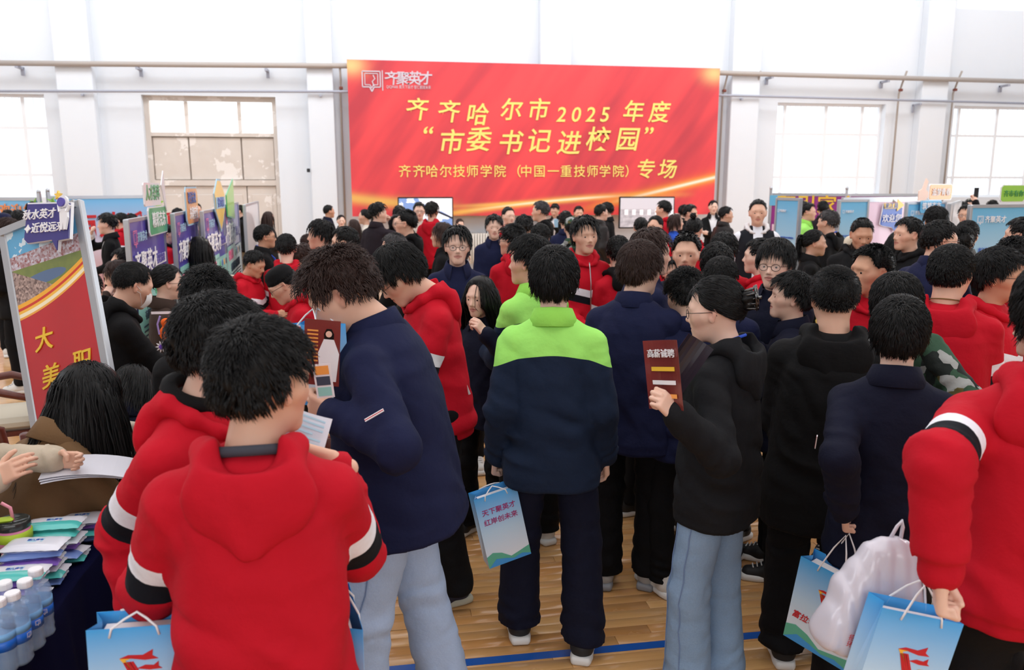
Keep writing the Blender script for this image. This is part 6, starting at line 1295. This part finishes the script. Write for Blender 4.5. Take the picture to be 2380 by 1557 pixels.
# small hand-held things
q = wrist(who(250), 'R'); e = empty('water_bottle', TR(q.x - .05, q.y - .02, q.z + .06) @ Matrix.Rotation(-1.9, 4, 'Y'), 'water bottle raised by the drinking man in the black suit', 'bottle')
def bottle_parts(e, lab):
    PL = mat('clear_plastic', (196, 222, 250), .05, Alpha=.26, Specular_IOR_Level=.8, Coat_Weight=.5); WT = mat('bottle_water', (120, 160, 214), .05, Alpha=.28); LB_ = mat('blue_bottle_label', (30, 104, 206), .35); LB2 = mat('pale_blue_bottle_label', (120, 176, 226), .35)
    rib = lambda k, z: .035 * math.cos(k * PI / 3) * (1 if z < .06 else 0)
    MB().lathe([(.012, .006), (.029, 0), (.0325, .008), (.0300, .02), (.0325, .03), (.0300, .042), (.0325, .055), (.033, .06), (.033, .115), (.034, .13), (.031, .146), (.022, .162), (.014, .172), (.013, .184)], 24, rib=rib).build('bottle_body', PL, e, smooth=True)
    MB().lathe([(.01, .008), (.028, .004), (.030, .055), (.0305, .12), (.029, .14)], 16).build('water', WT, e, smooth=True)
    MB().lathe([(.0338, .064), (.0338, .092)], 24).build('label', LB_, e, smooth=True); MB().lathe([(.0339, .092), (.0339, .112)], 24).build('label_top', LB2, e, smooth=True)
    MB().lathe([(.0185, .180), (.019, .183), (.019, .196), (.0175, .199), (.001, .199)], 24, rib=lambda k, z: .02 * (k % 2)).build('bottle_cap', mat('white_cap_plastic', (240, 240, 244), .4), e)
    qlogo(e, TR(.022, -.0275, .08) @ RZ(.68), .014, WINK)
    return e
bottle_parts(e, 0)
q = wrist(who(876), 'R'); bottle_parts(empty('water_bottle', TR(q.x + .02, q.y, q.z + .05) @ Matrix.Rotation(1.9, 4, 'Y'), 'water bottle raised by the plum jacket person before the banner', 'bottle'), 0)
q = who(2238)['M'] @ who(2238)['sk']['R'][2]; tag(MB().box((q.x, q.y, q.z + .13), (.075, .01, .15), bev=.004).build('phone', mat('black_glass', (18, 20, 24), .2)), 'phone held up high beside the far right window', 'phone')
q = wrist(who(1289), 'L'); tag(MB().box((q.x + .02, q.y - .03, q.z + .06), (.075, .01, .15), bev=.004).build('phone', mat('pale_phone', (150, 190, 220), .3)), 'pale blue phone held by the man in dark suit before the banner', 'phone')
# claw clip on the bun
p = who(1665); H = p['M'] @ p['sk']['H']; e = empty('hair_clip', H @ TR(0, -.15, .04) @ Matrix.Scale(.85, 4), 'glossy black claw clip on the jean wearing woman\'s bun', 'hair clip'); gb = mat('glossy_black_plastic', (8, 8, 10), .08, Coat_Weight=1.0)
for sx in (-1, 1):
    b = MB()
    for k in range(5): z = -.045 + k * .022; b.tube([(sx * .004, -.012, z), (sx * .022, -.006, z), (sx * .038, .018, z * .9), (sx * .03, .045, z * .8)], [.004, .0045, .004, .002], 8)
    b.tube([(sx * .016, -.008, -.055), (sx * .018, -.012, 0), (sx * .016, -.008, .055)], .0055, 8); b.build('claw', gb, e, smooth=True)
MB().tube([(0, -.012, -.02), (0, -.012, .02)], .006, 8).tube([(-.012, -.03, 0), (-.004, -.012, 0), (.004, -.012, 0), (.012, -.03, 0)], .006, 8).build('hinge', gb, e, smooth=True)
# emblem badge, necklace, small prints
p = who(2322); LM = p['M'] @ p['sk']['LM']
def chest(pn, x, z, name, label, mk): 
    p = who(pn); return mk(p['jk'], p['sk']['LM'] @ TR(x, .165, z))
chest(2322, -.07, 1.27, '', '', lambda pr, m: MB().lathe([(.001, 0), (.034, 0), (.034, .004), (.001, .004)], 24, Matrix.Rotation(PI / 2, 4, 'X')).build('round_badge', mat('badge_white', (236, 232, 236), .6), pr, m))
p = who(2214); n_ = 26
b = MB(); b.tube([(.078 * math.sin(a), -.03 + .07 * math.cos(a), 1.492 - .018 * math.cos(a)) for a in [2 * PI * k / n_ for k in range(n_ + 1)]], .0035, 6); b.build('necklace', mat('amber_beads', (120, 90, 50), .4), p['root'], p['sk']['LM'])
p = who(598); b = MB(); b.tube([(.072 * math.sin(a), -.03 + .066 * math.cos(a), 1.478 - .02 * math.cos(a)) for a in [2 * PI * k / n_ for k in range(n_ + 1)]], .012, 8); b.build('shirt_collar', cloth('slate_tshirt_cloth', (66, 68, 78)), p['root'], p['sk']['LM'], smooth=True)
p = who(508); b = MB(); b.tube([(.072 * math.sin(a), -.035 + .066 * math.cos(a), 1.50 - .025 * math.cos(a)) for a in [2 * PI * k / n_ for k in range(n_ + 1)]], .022, 8); b.build('shirt_collar', cloth('black_cloth', (17, 18, 22)), p['root'], p['sk']['LM'], smooth=True)

# ------------------------------------------------------------------ navy table with things on it
VEL = mat('navy_velvet', (9, 10, 44), .95, Specular_IOR_Level=.1)
tx0, tx1, ty0, ty1, TZ_ = -1.52, -1.0, .75, 3.62, .75
b = MB(); V = []; n = 150; per = 2 * ((tx1 - tx0) + (ty1 - ty0)); ring = []
for i in range(n):
    s_ = per * i / n; w_, h_ = tx1 - tx0, ty1 - ty0
    if s_ < w_: p_, nn = (tx0 + s_, ty0), (0, -1)
    elif s_ < w_ + h_: p_, nn = (tx1, ty0 + s_ - w_), (1, 0)
    elif s_ < 2 * w_ + h_: p_, nn = (tx1 - (s_ - w_ - h_), ty1), (0, 1)
    else: p_, nn = (tx0, ty1 - (s_ - 2 * w_ - h_)), (-1, 0)
    ring.append((p_, nn, s_))
zs = [TZ_, TZ_ - .006, TZ_ - .05, TZ_ - .25, TZ_ - .5, .02]
for k, z in enumerate(zs):
    for p_, nn, s_ in ring:
        a = (0, .004, .012, .03, .045, .06)[k]; o_ = a * (.6 + .55 * math.sin(s_ * 21 + 1.3 * math.sin(s_ * 7)) + .3 * math.sin(s_ * 47)); V.append((p_[0] + nn[0] * o_, p_[1] + nn[1] * o_, z))
Fs = [(k * n + i, (k + 1) * n + i, (k + 1) * n + (i + 1) % n, k * n + (i + 1) % n) for k in range(len(zs) - 1) for i in range(n)] + [tuple(range(n))]
e = empty('table', TR(0, 0, 0), 'long table under a navy velvet cloth at lower left', 'table'); MB().box(((tx0 + tx1) / 2, (ty0 + ty1) / 2, TZ_ - .025), (tx1 - tx0 - .02, ty1 - ty0 - .02, .03)).build('table_top', mat('table_board', (120, 90, 60), .6), e)
for x in (tx0 + .05, tx1 - .05):
    for y in (ty0 + .06, ty1 - .06): MB().tube([(x, y, 0), (x, y, TZ_ - .04)], .02, 8).build('leg', ALU, e)
b.add(V, Fs); tag(b.build('tablecloth', VEL, smooth=True), 'dark navy velvet cloth draped over the long table at lower left', 'tablecloth')
for i, (px, py) in enumerate(((82, 1321), (57, 1347), (28, 1376), (9, 1352), (-6, 1392))):
    q = on_z(px, py, TZ_ + .199); bottle_parts(empty('water_bottle', TR(q.x, q.y, TZ_) @ RZ(i * .3), ('water bottle nearest the wipes packs, rightmost on the table', 'water bottle second from the right on the table', 'water bottle in front of the others on the table', 'water bottle at the left behind the front one', 'water bottle cut by the left edge of the picture')[i], 'bottle', 'water bottles on the navy table'), 0)
# tumbler
q = on_z(44, 1330, TZ_); e = empty('tumbler', TR(q.x, q.y, TZ_), 'pink tumbler with lime band, lime handle and pink straw', 'cup'); PKM = mat('pink_enamel', (216, 130, 168), .4); LMM = mat('lime_silicone', (176, 204, 52), .5)
MB().lathe([(.034, 0), (.037, .004), (.043, .09), (.048, .12), (.0495, .16)], 28, rib=lambda k, z: .012 * math.cos(k * PI) * (z < .11)).build('cup_body', PKM, e, smooth=True)
MB().lathe([(.0485, .118), (.0525, .12), (.0535, .147), (.0505, .15)], 28).build('band', LMM, e, smooth=True)
MB().lathe([(.0495, .158), (.0515, .162), (.0515, .182), (.047, .186), (.045, .178), (.001, .178)], 28).build('lid', mat('smoky_plastic', (50, 52, 50), .15), e, smooth=True)
MB().box((-.018, -.004, .188), (.046, .03, .014), bev=.006).build('lid_flap', LMM, e, RZ(.2)); MB().tube([(.002, 0, .18), (-.002, 0, .225), (-.026, -.004, .245)], .0055, 10).build('straw', mat('pink_straw', (244, 160, 178), .4), e, smooth=True)
MB().tube([(-.050, 0, .142), (-.085, 0, .146), (-.092, 0, .12), (-.085, 0, .06), (-.07, 0, .05)], [.011, .012, .012, .011, .010], 10).build('handle', LMM, e, smooth=True)
MB().lathe([(.001, -.002), (.008, -.002), (.008, .002), (.001, .002)], 12, Matrix.Rotation(PI / 2, 4, 'X')).build('sticker', RIN, e, TR(-.012, -.043, .07)); MB().box((.012, -.043, .062), (.022, .003, .007), bev=.001).build('sticker', PINK_, e)
# wipes
def pack_mesh():
    V = []; nx, ny = 14, 8
    for side in (1, -1):
        for i in range(nx + 1):
            for j in range(ny + 1):
                u, v = i / nx * 2 - 1, j / ny * 2 - 1; ex = 1 + .0; h = .013 * max(0, (1 - abs(u) ** 5)) ** .6 * max(0, (1 - abs(v) ** 4)) ** .6
                V.append((u * .09 + (.002 * math.sin(j * 3) if abs(u) == 1 else 0), v * .05 * (1 - .04 * (1 - abs(u))), .013 + side * (h + .0006 + .0006 * math.sin(i * 2.1 + j))))
    m = (nx + 1) * (ny + 1); F = []
    for s in (0, 1):
        for i in range(nx):
            for j in range(ny): q = [s * m + i * (ny + 1) + j, s * m + (i + 1) * (ny + 1) + j, s * m + (i + 1) * (ny + 1) + j + 1, s * m + i * (ny + 1) + j + 1]; F.append(tuple(q if s == 0 else q[::-1]))
    return mesh_np('pack_film', V, F)
PKG = pack_mesh()
def film(nm, c):
    def f(n):
        p = n.sep(n.co('Generated')); k = n.m('GREATER_THAN', p[1], .42); c2 = n.mix(k, lin(c), lin((232, 232, 242))); n.link(c2, n.b.inputs['Base Color'])
    return mat(nm, c, .28, fn=f, Coat_Weight=.5)
FILM = [('teal', film('teal_film', (84, 196, 190))), ('lilac', film('lilac_film', (136, 98, 196))), ('blue', film('blue_film', (122, 150, 216))), ('white', mat('white_film', (230, 232, 244), .28, Coat_Weight=.5))]
def wipes(x, y, z, rz, k, label):
    e = empty('wipes_pack', TR(x, y, z) @ RZ(rz), label, 'wet wipes', 'wet wipes packs piled on the navy table'); link('film', PKG, e, None, [FILM[k][1]])
    MB().box((0, .005, .0262), (.05, .026, .001), bev=.0004).build('label_flap', LINK, e); o_ = text('lettering', '婴儿湿巾', .012, BLU, e, TR(0, .006, .0276) @ Matrix.Rotation(-PI / 2, 4, 'X'), bold=.014, extrude=.0003)
    return e
R2 = random.Random(3); STK = [(-1.125, 2.42, [1, 3, 1, 1, 0], 'front'), (-1.12, 2.56, [2, 0, 3, 1, 2, 3], 'second'), (-1.12, 2.72, [0, 2, 1, 3, 0, 0], 'third'), (-1.09, 2.88, [2, 0, 1, 3], 'farthest')]
LV = ['bottom of', 'second layer of', 'third layer of', 'fourth layer of', 'fifth layer of', 'top of']
for x, y, ks, nm in STK:
    for i, k in enumerate(ks): wipes(x + R2.uniform(-.012, .012), y + R2.uniform(-.01, .01), TZ_ + i * .0235, R2.uniform(-.18, .12), k, '%s wet wipes pack, %s the %s pile on the navy table' % (FILM[k][0], 'top of' if i == len(ks) - 1 else LV[i], nm))
wipes(-1.25, 2.86, TZ_, .5, 2, 'single blue wet wipes pack lying behind the pink tumbler')
# boxes and cards further back
GB = mat('gold_foil_card', (206, 186, 158), .25, .55); BB = mat('bronze_card', (92, 68, 52), .4, .3)
def gbox(x, y, z, s, m, rz, label, bar=False, grp=None):
    e = empty('carton', TR(x, y, z) @ RZ(rz), label, 'box', grp); MB().box((0, 0, s[2] / 2), s, bev=.002).build('carton_body', m, e)
    MB().box((0, 0, s[2] + .0006), (s[0] * .92, s[1] * .9, .0012)).build('carton_lid', m, e)
    if bar:
        MB().box((-.03, -s[1] / 2 - .0006, s[2] * .5), (.05, .001, s[2] * .7)).build('barcode_label', WHT, e); b_ = MB(); [b_.box((-.05 + i * .004, -s[1] / 2 - .0014, s[2] * .5), (.0016, .0006, s[2] * .55)) for i in range(11)]; b_ = b_.build('barcode_lines', INK, e); b_['kind'] = 'stuff'
    return e
gbox(-1.10, 3.06, TZ_ + .036, (.2, .11, .05), GB, .08, 'pale gold carton with a barcode on the navy table', True)
gbox(-1.08, 3.19, TZ_ + .04, (.18, .10, .035), GB, .2, 'shiny pale gold carton behind the barcode carton')
for i in range(4): gbox(-1.19 + i * .047, 3.05, TZ_, (.044, .15, .034), BB, 0, ('first', 'second', 'third', 'fourth')[i] + ' bronze carton from the left in the row under the gold carton', grp='bronze cartons')
e = empty('photo_frame', TR(-1.12, 3.34, TZ_ + .012) @ RZ(-.5) @ Matrix.Rotation(-1.3, 4, 'X'), 'black and white framed card lying beyond the gold cartons', 'frame'); MB().box((0, 0, 0), (.16, .008, .12), bev=.002).build('frame', mat('black_plastic', (14, 15, 18), .35), e); MB().box((0, -.005, 0), (.14, .002, .10)).build('card', WHT, e)
e = empty('black_tray', TR(-1.43, 2.85, TZ_), 'black plastic tray behind the tumbler at the left edge', 'tray'); MB().box((0, 0, .01), (.2, .25, .02), bev=.004).build('tray_base', mat('black_plastic', (14, 15, 18), .35), e); MB().tube([(-.09, -.115, .025), (.09, -.115, .025), (.09, .115, .025), (-.09, .115, .025), (-.09, -.115, .025)], .006, 6).build('tray_rim', mat('black_plastic', (14, 15, 18), .35), e)
e = card('leaflet', 'lime and white leaflet on the far end of the navy table', TR(*at(245, 1085, 3.1)) @ RZ(-.3) @ Matrix.Rotation(-.9, 4, 'X'), .16, .2, WHT); MB().slab([(-.07, -.09), (.0, -.02), (.02, .06), (-.07, .02)], .001).build('lime_print', LIM, e, TR(0, -.001, 0)); text('lettering', '招聘', .03, RIN, e, TR(.03, -.001, .07))
wq = wrist(who(-125), 'L')
for i in range(3):
    e = card('leaflet', ('top', 'middle', 'bottom')[i] + ' sheet of the leaflets fanned in the beige sleeved hand', TR(wq.x + .10, wq.y + .04, wq.z - .055 - i * .006) @ RZ(.15 + i * .05) @ Matrix.Rotation(-1.45, 4, 'X') @ Matrix.Rotation(.12, 4, 'Z'), .30, .16, mat('newsprint', (216, 216, 226), .7), curve=-.02, group='leaflets in the beige sleeved hand')
# orange charm toys on a card
q = at(388, 775, 3.9); e = empty('toy_charm', TR(*q), 'orange plush charm hanging on a white hook card beside the masked man', 'toy'); OG = mat('orange_plush', (240, 106, 24), .9)
V, Q = snet(lambda X: smin(ell(X, (0, 0, 0), (.035, .025, .04)), ell(X, (0, 0, .055), (.025, .02, .022)), .01), (-.05, -.04, -.06), (.05, .04, .09), .006); link('plush_body', mesh_np('plush', V, Q, [OG]), e)
MB().tube([(-.02, -.02, .09), (-.035, -.02, .05), (-.03, -.02, 0)], .005, 6).build('ribbon', mat('lilac_ribbon', (170, 150, 220), .5), e); MB().tube([(.02, -.02, .09), (.04, -.02, .05), (.03, -.02, 0)], .005, 6).build('ribbon', RIN, e); MB().box((0, .02, .1), (.14, .004, .012)).build('hook_card', WHT, e)
q = at(376, 806, 3.85); e = empty('flower_charm', TR(*q), 'white daisy charm with purple centre under the orange plush', 'toy'); b = MB()
for k in range(10): a = k * PI / 5; b.slab([(0, 0), (.02 * math.cos(a - .2), .02 * math.sin(a - .2)), (.03 * math.cos(a), .03 * math.sin(a)), (.02 * math.cos(a + .2), .02 * math.sin(a + .2))], .004)
b.build('petals', WHT, e); MB().lathe([(.001, -.006), (.012, -.004), (.012, .006), (.001, .008)], 12, Matrix.Rotation(PI / 2, 4, 'X')).build('flower_centre', P2('violet_print', (110, 70, 200)), e)
# chairs
WOOD = mat('dark_red_wood', (88, 34, 22), .35, fn=lambda n: n.link(n.mix(n.noise(30, 3, n.co()), lin((72, 26, 18)), lin((110, 46, 30))), n.b.inputs['Base Color'])); CRM = mat('cream_upholstery', (206, 198, 180), .8)
def chair(x, y, rz, label):
    e = empty('armchair', TR(x, y, 0) @ RZ(rz), label, 'chair', 'wooden armchairs with cream cushions')
    MB().box((0, .0, .42), (.48, .46, .09), bev=.03).build('seat', CRM, e)
    V, Q = snet(lambda X: smax(rbox(X, (0, -.25 - .0, .74), (.22, .035, .27), .03), -9, .01), (-.27, -.33, .44), (.27, -.17, 1.05), .03); link('backrest', mesh_np('back', V, Q, [CRM]), e, TR(0, 0, 0))
    for s in (-1, 1):
        MB().tube([(s * .27, .24, 0), (s * .27, .25, .35), (s * .28, .22, .60), (s * .28, .05, .66), (s * .27, -.15, .64), (s * .25, -.27, .74), (s * .24, -.31, .98)], [.022, .024, .026, .028, .026, .024, .02], 10).build('arm_frame', WOOD, e, smooth=True)
        MB().tube([(s * .24, -.22, .40), (s * .26, -.28, 0)], .022, 8).build('leg', WOOD, e, smooth=True); MB().tube([(s * .27, -.25, .25), (s * .27, .24, .25)], .014, 6).build('stretcher', WOOD, e)
    MB().box((0, 0, .36), (.5, .46, .03)).build('seat_rail', WOOD, e); return e
def chair_under(px, label, **k):
    p = who(px); M = p['M']; c_ = M @ Vector((0, -.02, 0)); chair(c_.x, c_.y, M.to_euler().z, label)
chair_under(232, 'wooden armchair of the seated woman in camel coat'); chair_under(318, 'wooden armchair of the dark bob haired person'); chair_under(392, 'wooden armchair of the tied hair person left of the red hoodie')
chair_under(200, 'wooden armchair behind the red poster stand'); chair_under(264, 'wooden armchair of the woman resting her chin'); chair_under(291, 'wooden armchair of the seated man left of the purple board'); chair_under(462, 'wooden armchair between the purple boards'); chair_under(702, 'wooden armchair of the seated brown haired person')
q = on_z(20, 960, .45); chair(q.x - .05, q.y, -1.3, 'empty wooden armchair with cream cushion at the left edge behind the poster post')
q = on_z(20, 1180, .45); chair(q.x - .45, q.y + .5, -1.1, 'nearest wooden armchair, mostly hidden by the beige sleeve')
print('WARN', WARN)
